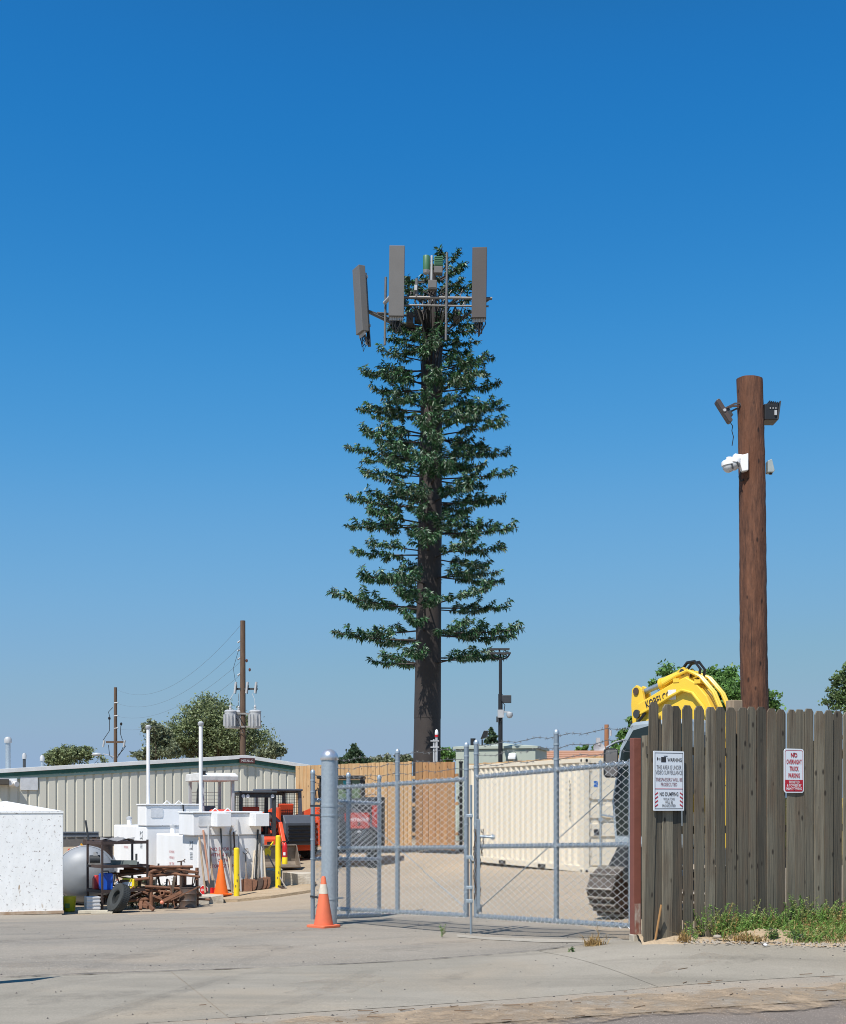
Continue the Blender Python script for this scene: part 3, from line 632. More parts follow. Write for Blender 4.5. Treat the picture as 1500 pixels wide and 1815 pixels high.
# ------------------------------------------------------------ cell tower dressed as a pine
TD = 46.0
tb = G(755, TD)
tw = thing('cell_tower', 'tall brown cell tower disguised as a pine tree with grey antennas on top', 'cell tower', tb)
tw.rotation_euler.y = R(.75)
zt = lambda py: EYE+(HY-py)/F*TD-tb.z
xt = lambda px: (px-750)/F*TD-tb.x
def trad(z): return .55-.0085*z
for z0, z1 in ((0, zt(1273)), (zt(1273), zt(980)), (zt(980), zt(760)), (zt(760), zt(545))):
    MB().cyl((0,0,z0),(0,0,z1),trad(z0)+.008,trad(z1),28).build('trunk', TRUNK, tw)
MB().cyl((0,0,zt(545)),(0,0,zt(470)),.17,.13,16).build('top_mast', TRUNK, tw)
def frond(rnd, L):
    mb = MB(); up = rnd.uniform(-.03, .06); rnd_s = rnd.uniform(-1, 1)
    stem = lambda f: Vector((L*f, .06*L*math.sin(f*2.2)*rnd_s, up*L*f+.07*L*f**4))
    mb.tube([stem(k/6) for k in range(7)], .036, 5, 0, r1=.014)
    def tuft(p, d, s, n=13):
        d = d.normalized(); a = d.orthogonal().normalized(); b = d.cross(a)
        for k in range(n):
            t = rnd.uniform(0, 6.283); rad = a*math.cos(t)+b*math.sin(t)
            dr = (d*rnd.uniform(-.1, .8)+rad*rnd.uniform(.4, 1.0)+Vector((0,0,-.30))).normalized()
            ln = s*rnd.uniform(.6, 1.3); w_ = ln*rnd.uniform(.10, .17)
            sd = dr.cross(Vector((rnd.uniform(-1,1), rnd.uniform(-1,1), rnd.uniform(-1,1)))).normalized()
            mid = p+dr*ln*.45; tip = p+dr*ln+Vector((0,0,-.25*ln))
            mb.add([p, mid+sd*w_, tip, mid-sd*w_], [(0,1,2,3)], 3 if rnd.random() < .17 else (2 if rnd.random() < .4 else 1))
    n = int(L*2.8)
    for k in range(n):
        f = .22+.74*k/n+rnd.uniform(-.03, .03); p0 = stem(f); sg = 1 if k % 2 else -1
        ln = (.30+.42*(1-f))*rnd.uniform(.75, 1.25)*min(1.1, L/2.3)
        az = rnd.uniform(.35, 1.15)*sg; el = rnd.uniform(-.05, .6)
        d = Vector((math.cos(az)*math.cos(el), math.sin(az)*math.cos(el), math.sin(el)))
        e = p0+d*ln+Vector((0,0,.07)); m_ = (p0+e)/2-Vector((0,0,.05))
        mb.tube([p0, m_, e], .015, 3, 0, r1=.007)
        nt_ = max(3, int(ln/.085))
        for j in range(nt_):
            g = .18+.82*j/max(1, nt_-1); p = p0+(e-p0)*g-Vector((0,0,.05*math.sin(math.pi*g)))
            tuft(p, d, .185)
    for k in range(int(L*5)):
        f = .45+.55*k/(L*5); tuft(stem(min(f, 1)), stem(1)-stem(.8), .17, 10)
    return mb.mesh('branch')
rnd = random.Random(3); fronds = {}
for L in (1.15, 1.7, 2.25, 2.8):
    fronds[L] = []
    for k in range(5):
        m_ = frond(rnd, L)
        for q_ in (TRUNK, NEEDLE, NEEDLE_M, NEEDLE_P): m_.materials.append(q_)
        fronds[L].append(m_)
HW = [(1185,2.3),(1160,3.35),(1090,3.55),(1020,3.45),(940,3.35),(870,3.05),(780,2.95),(700,2.6),(665,2.7),(620,2.0),(570,1.85),(520,1.75),(480,1.5),(455,.9)]
def halfw(py):
    for (a, b), (c, d) in zip(HW, HW[1:]):
        if c <= py <= a: return b+(d-b)*(a-py)/(a-c)
    return HW[0][1]
py = 1172; lev = 0
while py > 486:
    nb = 8 if py > 960 else 11
    a0 = rnd.uniform(0, 6.28)
    for k in range(nb):
        az = a0+k*6.283/nb+rnd.uniform(-.28, .28); pz = py+rnd.uniform(-10, 10)
        z = zt(pz); front = -math.sin(az)
        if 470 < py < 585 and front > .45 and rnd.random() < .8: continue     # kept clear round the antenna frame
        Ln = (halfw(pz)*rnd.uniform(.74, 1.10)-trad(z)*.9)
        if py < 475: Ln *= .8
        Lk = min(fronds, key=lambda q_: abs(q_-Ln)); s = Ln/Lk
        tilt = -rnd.uniform(-.04, .09) if py > 560 else -rnd.uniform(.15, .75)
        r0 = trad(z)*.9
        inst('branch', rnd.choice(fronds[Lk]), tw, (r0*math.cos(az), r0*math.sin(az), z), (rnd.uniform(-.25,.25), tilt, az), (s, s, s*rnd.uniform(.68,.95)))
    py -= rnd.uniform(43, 50) if py > 900 else (rnd.uniform(37, 43) if py > 640 else 30); lev += 1
# antenna platform: three sector frames (placed from their own depth, 1.6 m in front of the trunk)
zt = lambda py: EYE+(HY-py)/F*(TD-1.6)-tb.z
xt = lambda px: (px-750)/F*(TD-1.6)-tb.x-.265
FY = -1.55
plat = MB()
pz = zt(527)
plat.cyl((xt(700),FY,pz),(xt(874),FY,pz),.055,n=8).cyl((xt(700),FY,pz-.28),(xt(868),FY,pz-.28),.035,n=8)
plat.cyl((xt(640),-1.15,zt(540)),(xt(690),-.6,zt(553)),.06,n=8).cyl((xt(652),-1.1,zt(543)),(.2,1.6,pz-.2),.045,n=8).cyl((xt(870),FY,pz),(.4,1.8,pz),.045,n=8)
plat.cyl((xt(690),-.6,zt(553)),(-.1,-.1,zt(556)),.07,n=8)
plat.cyl((0,0,pz),(xt(740),FY,pz),.05,n=8).cyl((0,0,pz),(xt(815),FY,pz),.05,n=8).cyl((0,0,pz-.1),(xt(668),-1.0,zt(545)),.05,n=8)
plat.cyl((.05,-.3,zt(600)),(xt(795),FY,pz-.1),.035,n=6).cyl((-.05,-.3,zt(600)),(xt(735),FY,pz-.1),.035,n=6)
plat.build('antenna_frame', FRAME, tw)
def panel(cx, cy, ztop, zbot, w, dth, yaw, lean, m, label):
    M = Matrix.Translation((cx, cy, (ztop+zbot)/2)) @ Matrix.Rotation(lean, 4, 'Y') @ Matrix.Rotation(yaw, 4, 'Z')
    h = (ztop-zbot)/2
    p_ = MB().box(-w/2,w/2,-dth/2,dth/2,-h,h,M).build('panel_antenna', m, tw, .015); p_['label'] = label
    MB().cyl(M @ Vector((0,dth/2+.14,h-.15)), M @ Vector((0,dth/2+.14,-h-.45)), .045, n=8).build('mount_pipe', FRAME, p_)
    for zz_ in (h-.3, -h+.3): MB().box(-.08,.08,dth/2,dth/2+.18,zz_-.05,zz_+.05,M).build('clamp', STEEL, p_)
    cb = MB(); rr = random.Random(int(cx*100))
    for k in range(8):
        x0 = -w/2+.06+(w-.12)*k/7; bz = -h-rr.uniform(.3, .62)
        cb.tube([M @ Vector(v) for v in ((x0,0,-h),(x0+rr.uniform(-.05,.05),.02,-h-.18),(x0*.6+rr.uniform(-.16,.16),.08,bz),(x0*.4+rr.uniform(-.1,.1),.22,-h-.25),(.05,.2,-h+.25))], .02, 5)
        cb.cyl(M @ Vector((x0,0,-h+.0)), M @ Vector((x0,0,-h-.12)), .028, n=6, mi=1)
    cb.build('cables', [BLACK, LGREY], p_)
    return p_
panel(xt(703), FY-.25, zt(443), zt(567), .545, .24, 0, 0, ANT, 'light grey panel antenna second from the left')
panel(xt(850.5), FY-.2, zt(443), zt(567), .52, .24, R(-4), 0, ANT_D, 'dark brown grey panel antenna on the right')
panel(xt(638), -1.2, zt(468), zt(585), .52, .26, R(-60), R(-4), ANT, 'panel antenna on the far left turned sideways')
for px, y0, y1, cy in ((682,478,600,-.9),(793,448,603,FY-.06)):
    MB().cyl((xt(px),cy,zt(y1)),(xt(px),cy,zt(y0)),.045,n=8).build('vertical_pipe', FRAME, tw)
MB().cyl((xt(681),-1.0,zt(526)),(xt(692),FY,zt(526)),.07,n=10).build('spigot', LGREY, tw)
ra = MB().lathe([(.135,0),(.14,.03),(.14,.47),(.12,.52),(.01,.54)],(xt(756.5),FY+.05,zt(478)),18).build('green_canister', GREENP, tw)
MB().lathe([(.10,-.1),(.145,0)],(xt(756.5),FY+.05,zt(478)),18).build('canister_base', LGREY, ra)
rb = MB().box(xt(770),xt(786),FY-.18,FY+.12,zt(474),zt(457)).build('green_radio', GREENP, tw, .02)
for k in range(5): MB().box(xt(771.5),xt(784.5),FY-.20,FY-.182,zt(472)+k*.065,zt(472)+k*.065+.03).build('cooling_fin', GREENP, rb)
MB().box(xt(770.5),xt(785.5),FY-.2,FY+.08,zt(486.5),zt(474.5)).build('radio_base', ANT, rb, .015)
MB().cyl((xt(766),FY+.02,zt(500)),(xt(766),FY+.02,zt(452)),.04,n=8).build('vertical_pipe', LGREY, tw)
gb = MB().box(xt(760),xt(776),FY-.2,FY+.05,zt(515),zt(499)).build('junction_box', ANT, tw, .02); MB().box(xt(762),xt(774.5),FY-.212,FY-.202,zt(513),zt(501)).build('box_lid', ANT, gb, .01)
MB().cyl((xt(738),FY,zt(527)),(xt(738),FY,zt(494)),.06,n=8).build('vertical_pipe', FRAME, tw); MB().box(xt(734),xt(739),FY-.12,FY-.06,zt(516),zt(507)).build('meter_box', LGREY, tw)
MB().box(xt(734),xt(754),-.75,-.35,zt(552),zt(533)).build('remote_radio', ANT_D, tw, .02); MB().box(xt(782),xt(792),-.95,-.6,zt(552),zt(532)).build('remote_radio', LGREY, tw, .02)
MB().box(xt(720),xt(733),-.9,-.5,zt(560),zt(540)).build('remote_radio', ANT_D, tw, .02); MB().box(xt(806),xt(818),-.9,-.5,zt(552),zt(534)).build('remote_radio', ANT, tw, .02)
cb = MB(); rr = random.Random(12)
for k in range(26):
    x0 = rr.uniform(xt(728), xt(835)); x1 = x0+rr.uniform(-.7,.7); z0 = zt(527)
    cb.tube([(x0,FY+.05,z0+rr.uniform(-.1,.35)),((x0+x1)/2,FY-.02,z0-rr.uniform(-.15,.4)),(x1,FY+.3,z0-rr.uniform(0,.6)),(x1*.4,-.5,zt(575))],.018,5)
for k in range(8): cb.tube([(-.5+.14*k,-.4,zt(500)),(-.5+.14*k+rr.uniform(-.1,.1),-.46,zt(560)),(-.4+.1*k,-.42,zt(640))],.022,5)
cb.build('cable_bundle', BLACK, tw)

# ------------------------------------------------------------ background trees
def leaf_tree(name, label, base, blobs, n, leaf, m, trunk_h=None, group=None, seed=1, clump=26, sparse=0, trunk_r=.25, cat='tree'):
    rn = np.random.RandomState(seed); base = Vector(base)
    t = thing(name, label, cat, base, 0, group)
    vs = []; fs = []
    tot = sum(b[3]*b[4]*b[5] for b in blobs); mbt = MB()
    for (cx, cy, cz, rx, ry, rz) in blobs:
        k = max(4, int(n/clump*rx*ry*rz/tot))
        u = rn.normal(size=(k, 3)); u /= np.linalg.norm(u, axis=1)[:, None]
        rr_ = rn.uniform(.25, 1.0, k)**.55; rr_ *= rn.uniform(.82, 1.12, k)
        cen = u*rr_[:, None]*np.array([rx, ry, rz])+np.array([cx, cy, cz])
        for c in cen[:max(3, k//9)]:
            mbt.tube([(0, 0, min(c[2], cz)*.35), (c[0]*.45, c[1]*.45, c[2]*.72), tuple(c)], .05*trunk_r/.25, 4, r1=.012)
        sc = rn.uniform(.6, 1.35, k)*(tot/len(blobs))**(1/3)*.17
        cs = np.repeat(cen, clump, 0)+rn.normal(size=(k*clump, 3))*np.repeat(sc, clump)[:, None]*np.array([1,1,.7])
        a = rn.normal(size=(len(cs), 3)); a /= np.linalg.norm(a, axis=1)[:, None]
        b_ = np.cross(a, rn.normal(size=(len(cs), 3))); b_ /= np.linalg.norm(b_, axis=1)[:, None]
        s = leaf*rn.uniform(.6, 1.3, len(cs))[:, None]
        off = len(vs)
        q4 = np.stack([cs-a*s, cs+b_*s*.55, cs+a*s, cs-b_*s*.55], 1).reshape(-1, 3)
        vs += q4.tolist(); fs += [(off+4*i, off+4*i+1, off+4*i+2, off+4*i+3) for i in range(len(cs))]
    me = bpy.data.meshes.new('crown'); me.from_pydata(vs, [], fs); me.materials.append(m); link('crown', me, t)
    zc = max(b[2] for b in blobs)
    mbt.tube([(0,0,-.2),(.05,0,zc*.4),(0,.05,zc*.8)], trunk_r, 7, r1=trunk_r*.35)
    mbt.build('trunk', BARK, t)
    return t
def blobs_px(px0, d, base_z, lst):      # (px, py, half-width px, half-height px) at depth d
    k = d/F; x0 = (px0-750)*k
    return [((px-750)*k-x0, random.uniform(-.5,.5)*hw*k, EYE+(HY-py)*k-base_z, hw*k, hw*k*.9, hh*k) for px, py, hw, hh in lst]
def tree_px(name, label, px0, d, lst, n, leaf, m, seed, **kw):
    leaf_tree(name, label, ((px0-750)/F*d, d, 0), blobs_px(px0, d, 0, lst), n, leaf, m, seed=seed, **kw)
tree_px('elm_tree', 'large olive green elm behind the shed by the transformer pole', 385, 118, [(372,1275,46,42),(335,1302,45,38),(410,1302,48,40),(445,1314,38,30),(300,1320,40,26),(366,1250,20,15),(430,1285,25,25),(380,1325,70,26)], 34000, .13, LEAF_A, 11, trunk_r=.35)
tree_px('elm_tree', 'smaller ragged elm left of the large elm behind white pipe', 276, 112, [(268,1290,17,16),(286,1306,24,22),(258,1336,26,10),(300,1330,20,16)], 4200, .15, LEAF_D, 12, trunk_r=.25)
tree_px('elm_tree', 'low olive tree far left above the shed roof', 128, 125, [(100,1344,24,16),(122,1338,24,17),(150,1338,17,15),(180,1348,8,9)], 8000, .125, LEAF_A, 13, trunk_r=.3)
tree_px('shrub_tree', 'thin pale tree top at right end of the shed ridge', 490, 112, [(490,1330,18,16),(468,1338,18,12)], 2000, .15, LEAF_D, 14)
tree_px('pine_tree', 'small dark pine behind the cedar fence left of the tower', 627, 78, [(627,1326,6,10),(627,1334,12,10),(626,1346,20,12),(608,1348,12,9),(645,1350,12,9)], 5200, .10, LEAF_B, 15)
tree_px('elm_tree', 'sparse grey green tree tops between pine and tower trunk', 690, 96, [(672,1348,14,10),(700,1345,18,11),(718,1347,14,11)], 2600, .12, LEAF_D, 16)
tree_px('elm_tree', 'green bush crown between tower trunk and sage shelter', 792, 80, [(792,1338,16,13),(783,1346,16,13)], 2600, .11, LEAF_C, 17)
tree_px('pine_tree', 'little dark conifer top beside the black light pole', 872, 85, [(872,1297,4,7),(872,1304,9,8),(873,1318,14,11)], 1900, .11, LEAF_B, 18)
tree_px('elm_tree', 'low green tree tops above the brown shingle roof', 1032, 90, [(1032,1328,12,8),(1060,1328,14,8),(1090,1324,10,11)], 1500, .11, LEAF_C, 19)
tree_px('locust_tree', 'bright green locust tree behind the yellow boom and wooden pole', 1285, 44, [(1255,1208,42,24),(1290,1235,60,32),(1230,1235,40,26),(1185,1188,22,12),(1212,1200,24,14),(1330,1240,32,30),(1362,1245,20,26),(1240,1262,45,24),(1160,1214,12,10),(1288,1192,26,14),(1375,1250,10,10),(1140,1250,14,14)], 19000, .075, LEAF_C, 20, trunk_r=.16)
tree_px('locust_tree', 'sparse locust branch tips beside the excavator mirror', 1112, 47, [(1112,1308,17,18),(1122,1284,11,16),(1100,1332,16,12)], 2200, .075, LEAF_C, 21, trunk_r=.08)
tree_px('locust_tree', 'small leaved tree at the far right edge above fence', 1512, 36, [(1498,1205,22,22),(1482,1240,20,20),(1520,1250,34,40),(1503,1186,10,8)], 5600, .055, LEAF_E, 22, trunk_r=.1)

# ------------------------------------------------------------ utility poles and wires
def upole(label, px, d, ytop, r):
    x0 = (px-750)/F*d; z = lambda py: EYE+(HY-py)/F*d; k = d/F
    t = thing('utility_pole', label, 'utility pole', (x0, d, 0))
    MB().cyl((0,0,0),(0,0,z(ytop)),r*1.15,r*.9,12).build('pole', UPOLE, t)
    return t, z, k
t, z, k = upole('tall wooden utility pole carrying three white transformers', 430, 75, 1100, .17)
for y in (1136,1151,1166,1194): 
    i_ = MB().cyl((-.17,0,z(y)),(-.32,0,z(y)-.1),.05,n=8).build('insulator', LGREY, t)
ca = MB().box(-.52,.90,-.14,-.04,z(1221)-.06,z(1221)+.06).build('crossarm', DARK, t)
for x in (-.42,.28,.80):
    c_ = MB().cyl((x-.04,-.2,z(1229)),(x+.04,-.2,z(1209)),.075,n=10).build('fuse_cutout', LGREY, t); MB().tube([(x,-.2,z(1210)),(x+.1,-.24,z(1216)),(x+.02,-.2,z(1230))],.025,5).build('fuse_tube', BLACK, c_)
for x, y in ((-.70,-.30),(-.28,.25),(.78,-.25)):
    tr = MB().lathe([(.33,0),(.35,.03),(.35,.95),(.37,.97),(.37,1.03),(.28,1.1),(.02,1.12)],(x,y,z(1291)),18).build('transformer', LGREY, t)
    for a in range(200, 350, 30):
        ca_, sa_ = math.cos(R(a)), math.sin(R(a)); MB().bar((x+.36*ca_,y+.36*sa_,z(1291)+.12),(x+.36*ca_,y+.36*sa_,z(1291)+.82),.05,.14,(ca_,sa_,0)).build('cooling_fin', LGREY, tr)
    MB().lathe([(.07,0),(.09,.08),(.06,.12),(.085,.2),(.04,.28),(.02,.33)],(x,y-.05,z(1291)+1.1),10).build('bushing', LGREY, tr)
    MB().tube([(x,y-.05,z(1291)+1.42),(x-.03,y,z(1240)),(x*.75,-.2,z(1229))],.018,4).build('lead_wire', LGREY, tr)
for y in (1265, 1288): MB().box(-.55,.6,-.22,-.12,z(y)-.05,z(y)+.05).build('bracket', STEEL, t)
for kk, (xa, xb) in enumerate(((-.2,.3),(.25,.95),(-.4,-.2))): MB().tube([(xa,-.2,z(1270)),((xa+xb)/2+.4,-.3,z(1300)),(xb,-.25,z(1296)),(xb*.3,0,z(1320))],.022,4).build('drop_cable', BLACK, t)
MB().tube([(-.2,-.1,z(1148)),(-.55,-.15,z(1185)),(-.42,-.2,z(1208))],.015,4).build('jumper', BLACK, t)
for x, y in ((.24,1171),(.42,1187)): MB().lathe([(.03,-.1),(.07,-.04),(.07,.06),(.02,.1)],(x,-.05,z(y)),8).build('insulator', mat('brown_porcelain', (.16,.06,.04), .3), t)
zA, kA = z, k
t, z2, k2 = upole('farther utility pole with street lamp above the shed roof', 204.5, 115, 1218, .16)
for y in (1246, 1269, 1291): MB().cyl((-.1,-.1,z2(y)),(.28,-.14,z2(y)+.05),.06,n=8).build('insulator', LGREY, t)
MB().box(-.85,.75,-.14,-.04,z2(1315)-.09,z2(1315)+.09).build('crossarm', UPOLE, t)
for x, y in ((-.55,1273),(.55,1283)): MB().lathe([(.04,-.15),(.11,-.05),(.11,.08),(.03,.15)],(x,-.1,z2(y)),8).build('insulator', BLACK, t)
for x in (-1.1,.8): MB().cyl((x,-.2,z2(1324)),(x+.12,-.2,z2(1312)),.09,n=8).build('fuse_cutout', LGREY, t)
for pts in (((-.4,1275),(-.6,1262),(-.2,1254)),((-.5,1275),(-.5,1295),(-1.1,1312)),((.55,1285),(.5,1300),(.7,1312)),((.9,1318),(.5,1335),(.15,1344)),((-.6,1320),(-.5,1338),(-.2,1344)),((.75,1320),(1.0,1322),(.7,1330),(.3,1338))):
    MB().tube([(x,-.2,z2(y)) for x, y in pts],.035,4).build('jumper', BLACK, t)
ar = MB().tube([(0,-.1,z2(1342)),(-.6,-.2,z2(1338)),(-1.1,-.2,z2(1336))],.04,5).build('lamp_arm', LGREY, t)
MB().lathe([(.05,-.5),(.2,-.35),(.24,0),(.2,.2),(.08,.38),(.03,.42)],(-1.65,-.2,z2(1337)),12,Matrix.Rotation(R(90),3,'Y') @ Matrix.Diagonal((.7,1,1))).build('lamp_head', LGREY, ar)
A0 = Vector(((430-750)/F*75-.1, 75, 0)); B0 = Vector(((204.5-750)/F*115+.1, 115, 0))
for ya, yb, sag, nm in ((1107,1222,1.9,'topmost'),(1143,1246,1.6,'second highest'),(1172,1269,1.3,'third'),(1195,1291,1.2,'lowest')):
    a = Vector((A0.x, 75, zA(ya))); b = Vector((B0.x, 115, z2(yb))); o_ = a.copy()
    pts = [a.lerp(b, f/16)-Vector((0,0,sag*4*(f/16)*(1-f/16)))-o_ for f in range(17)]
    o = MB().tube(pts,.007,4).build('power_line', mat('wire_grey', (.12,.13,.14), .6), None, loc=o_); tag(o, nm+' thin power line hanging between the two utility poles', 'wire', 'power lines')
# ------------------------------------------------------------ chain link gates
def chain_link(pt, L, t0, t1, wd=.072, hs=.041, r=.0042):
    """zigzag wires; pt(s,t,out) gives a point in the panel"""
    vs = []; fs = []; n = int(L/wd); m = int((t1-t0)/hs)
    for i in range(n):
        sx = (i+.5)*L/n; ph = i % 2
        ring = []
        for j in range(m+1):
            s = sx+(L/n/2)*(1 if (j+ph) % 2 else -1); tt = t0+(t1-t0)*j/m
            c = pt(s, tt, .0045 if (j+ph) % 2 else -.0045)
            ring.append(c)
        b = len(vs)
        for j, c in enumerate(ring):
            vs += [(c.x-r, c.y-r*.2, c.z), (c.x+r*.8, c.y-r, c.z), (c.x+r*.5, c.y+r, c.z)]
            if j:
                q = b+3*j
                fs += [(q-3, q-2, q+1, q), (q-2, q-1, q+2, q+1), (q-1, q-3, q, q+2)]
    me = bpy.data.meshes.new('chain_link_fabric'); me.from_pydata(vs, [], fs); me.materials.append(WIRE)
    me.polygons.foreach_set('use_smooth', [True]*len(fs))
    return me
def gate_leaf(name, label, p0, p1, zb0, zb1, H_, posts, ext, cat='gate', pr=.033, mid=.5, truss=1, rails=True, barb=3, group=None, foot=None):
    """p0,p1 plan points; zb bottom heights; posts: list of (fraction, top extension)"""
    a = Vector((p0[0], p0[1], zb0)); b = Vector((p1[0], p1[1], zb1)); L = math.hypot(b.x-a.x, b.y-a.y); u = (b-a)/L
    nrm = Vector((u.y, -u.x, 0)).normalized()
    t = thing(name, label, cat, a, 0, group)
    pt = lambda s, h, out=0: u*s+Vector((0,0,h))+nrm*out
    for f, e in posts:
        lo = -.02 if foot is None else foot
        ps = MB().cyl(pt(f*L, lo), pt(f*L, H_+e), pr, n=12).build('post', GALV_P, t)
        if e > .1: MB().lathe([(pr*1.1,-.03),(pr*1.12,0),(pr*.9,.02),(pr*.4,.035),(.003,.04)], pt(f*L, H_+e), 12).build('post_cap', GALV, ps)
        for h in (.3, .9, 1.2, H_+.12, H_+.3):
            if h < H_+e: MB().cyl(pt(f*L, h), pt(f*L, h+.022), pr*1.16, n=12).build('tension_band', GALV, ps)
    for h, nm in ((0,'bottom_rail'),(mid*H_,'middle_rail'),(H_,'top_rail')):
        MB().cyl(pt(0,h), pt(L,h), pr*.9, n=10).build(nm, GALV_P, t)
    tag(link('chain_link_fabric', chain_link(lambda s, h, o: pt(s, h, .028+o), L, -.035, H_+.045), t), kind='stuff')
    ties = MB()
    for h in (0, mid*H_, H_):
        s = .04
        while s < L: ties.cyl(pt(s, h-.036, .012), pt(s+.05, h+.036, .034), .006, n=4, caps=False); s += .072
    tag(ties.build('tie_wires', WIRE, t), kind='stuff')
    for k in range(barb):
        h = H_+.14+ext*.30*k
        w_ = MB(); pts = [pt(L*f/14, h+.018*math.sin(f*2.1+k)) for f in range(15)]; w_.tube(pts, .0042, 4)
        s = .06
        while s < L:
            q = pt(s, h+.018*math.sin(s/L*14*2.1+k)); w_.cyl(q-Vector((.012,.012,.02)), q+Vector((.012,.012,.02)), .0028, n=3); w_.cyl(q+Vector((-.014,.01,.016)), q+Vector((.014,-.01,-.016)), .0028, n=3); s += .125
        w_.build('barbed_wire', mat('old_barbed_wire', (.16,.16,.16), .5, .5), t)
    if truss:
        s0, s1 = (L*.02, L*.98)
        a_, b_ = (pt(s0, .1, -.02), pt(s1, H_*.93, -.02)) if truss > 0 else (pt(s0, H_*.93, -.02), pt(s1, .1, -.02))
        MB().cyl(a_, b_, .0055, n=6).build('truss_rod', GALV_P, t)
        MB().cyl((a_ if truss > 0 else b_)-Vector((0,0,.05)), (a_ if truss > 0 else b_)+Vector((.0,.0,.05)), .022, n=8).build('rod_clamp', GALV, t)
    return t, pt, L
lf, lpt, LL = gate_leaf('gate_leaf', 'left leaf of the chain link gate next to the thick post', (-1.31,18.6), (.585,16.55), -.006, .085, 1.81, ((0,.46),(.497,.46),(1,.46)), .45, truss=-1)
for f in (0, 1): pass
rf_, rpt, RL = gate_leaf('gate_leaf', 'right leaf of the chain link gate meeting the red brown post', (.71,16.4), (2.36,13.97), .09, .20, 1.83, ((0,.46),(.553,.46),(.995,.05)), .45, truss=1)
bl, bpt, BL = gate_leaf('fence_panel', 'chain link panel with barbed wire seen behind the left gate leaf', (-1.72,19.3), (-.73,20.5), -.2, -.26, 1.82, ((0,.44),(.52,.44),(1,.44)), .42, cat='fence panel', truss=1, pr=.034, foot=-.12)
# drop rod, latch and chain
p = G(836, 16.45)
t = thing('drop_rod', 'thin steel drop rod standing between the two gate leaves', 'gate rod', p)
MB().cyl((0,0,-.03),(0,0,1.98),.017,n=10).build('rod', GALV_P, t)
for z in (.42,.60,1.0,1.55): MB().box(-.065,.025,-.03,.03,z,z+.045).build('guide_band', GALV, t, .006)
MB().bar((0,-.02,1.0),(.09,-.05,.99),.02,.03).build('handle', GALV, t)
p = rpt(.05, 1.0, .06)+Vector((.71,16.4,.09))
t = thing('lock_chain', 'rusty steel chain hanging at the meeting edge of the gates', 'chain', p)
lk = MB().tube([(.013*math.cos(R(a)),0,.026*math.sin(R(a))) for a in range(0,361,45)], .0055, 5, caps=False).mesh('chain_link')
lk.materials.append(mat('chain_rust', (.14,.10,.075), .6, .4))
for sx, n_ in ((0,24),(.055,23),(.10,9)):
    for k in range(n_): inst('link', lk, t, (sx+.012*math.sin(k*.7), .012*math.cos(k*1.3), .12-.038*k), (0, random.uniform(-.25,.25), R(90)*(k % 2)+random.uniform(-.3,.3)))
p = rpt(.115, .55, .05)+Vector((.71,16.4,.09))
t = thing('latch_bar', 'dark square latch bar fixed upright on the right gate leaf', 'latch', p)
MB().box(-.022,.022,-.022,.022,-.45,.72).build('bar', GALV_P, t, .004); MB().cyl((.02,-.01,.50),(.18,-.03,.49),.018,n=8).build('handle', GALV_P, t); MB().lathe([(.03,-.02),(.035,0),(.03,.03)],(.18,-.03,.49),8,Matrix.Rotation(R(90),3,'Y')).build('knob', GALV, t)
# thick corner post
p = G(583, 18.0)
t = thing('gate_post', 'thick galvanised gate post with domed cap behind the orange cone', 'post', p)
hp = EYE+(HY-1341)/F*18-p.z
MB().cyl((0,0,-.1),(0,0,hp),.114,n=32).build('post', GALV, t)
MB().lathe([(.127,-.05),(.130,-.045),(.130,0),(.122,.03),(.10,.07),(.06,.1),(.02,.112),(.002,.113)],(0,0,hp),32).build('cap', mat('cast_aluminium', (.66,.67,.70), .3, .7), t)
for py in (1428,1445,1592):
    z = EYE+(HY-py)/F*18-p.z
    bnd = MB().cyl((0,0,z-.012),(0,0,z+.012),.121,n=32).build('hinge_band', GALV, t); MB().bar((.10,0,z),(.19,.1,z),.03,.024).build('hinge_arm', GALV, bnd); MB().bar((-.10,.05,z),(-.30,.4,z),.03,.03).build('hinge_arm', BLACK, bnd)
# traffic cones
def cone(label, p, h, r0, m, collar, base, group='traffic cones', tilt=0):
    t = thing('traffic_cone', label, 'traffic cone', p, random.uniform(0,1), group); t.rotation_euler.x = tilt
    MB().prism(rrect(-base/2,base/2,-base/2,base/2,.04), 0, .035, Matrix(((1,0,0,0),(0,0,-1,0),(0,1,0,0),(0,0,0,1))) ).build('base', m, t, .006, loc=(0,0,0))
    rr_ = lambda z: r0+(.028-r0)*z/h
    MB().lathe([(r0,.03),(r0*.985,.06),(rr_(h*.5),h*.5),(rr_(h*.97),h*.97),(.022,h),(.012,h)],(0,0,0),24).build('cone', m, t)
    if collar: MB().lathe([(rr_(h*.66)+.003,h*.66),(rr_(h*.845)+.003,h*.845)],(0,0,0),24).build('reflective_collar', REFL, t)
    return t
cone('faded orange traffic cone with white collar at the thick gate post', G(573,17.55,.005), .72, .135, ORANGE_F, True, .36)
cone('bright plain orange traffic cone beside the leaning tools', G(391.5,26.7,.10), .76, .15, ORANGE, False, .36)

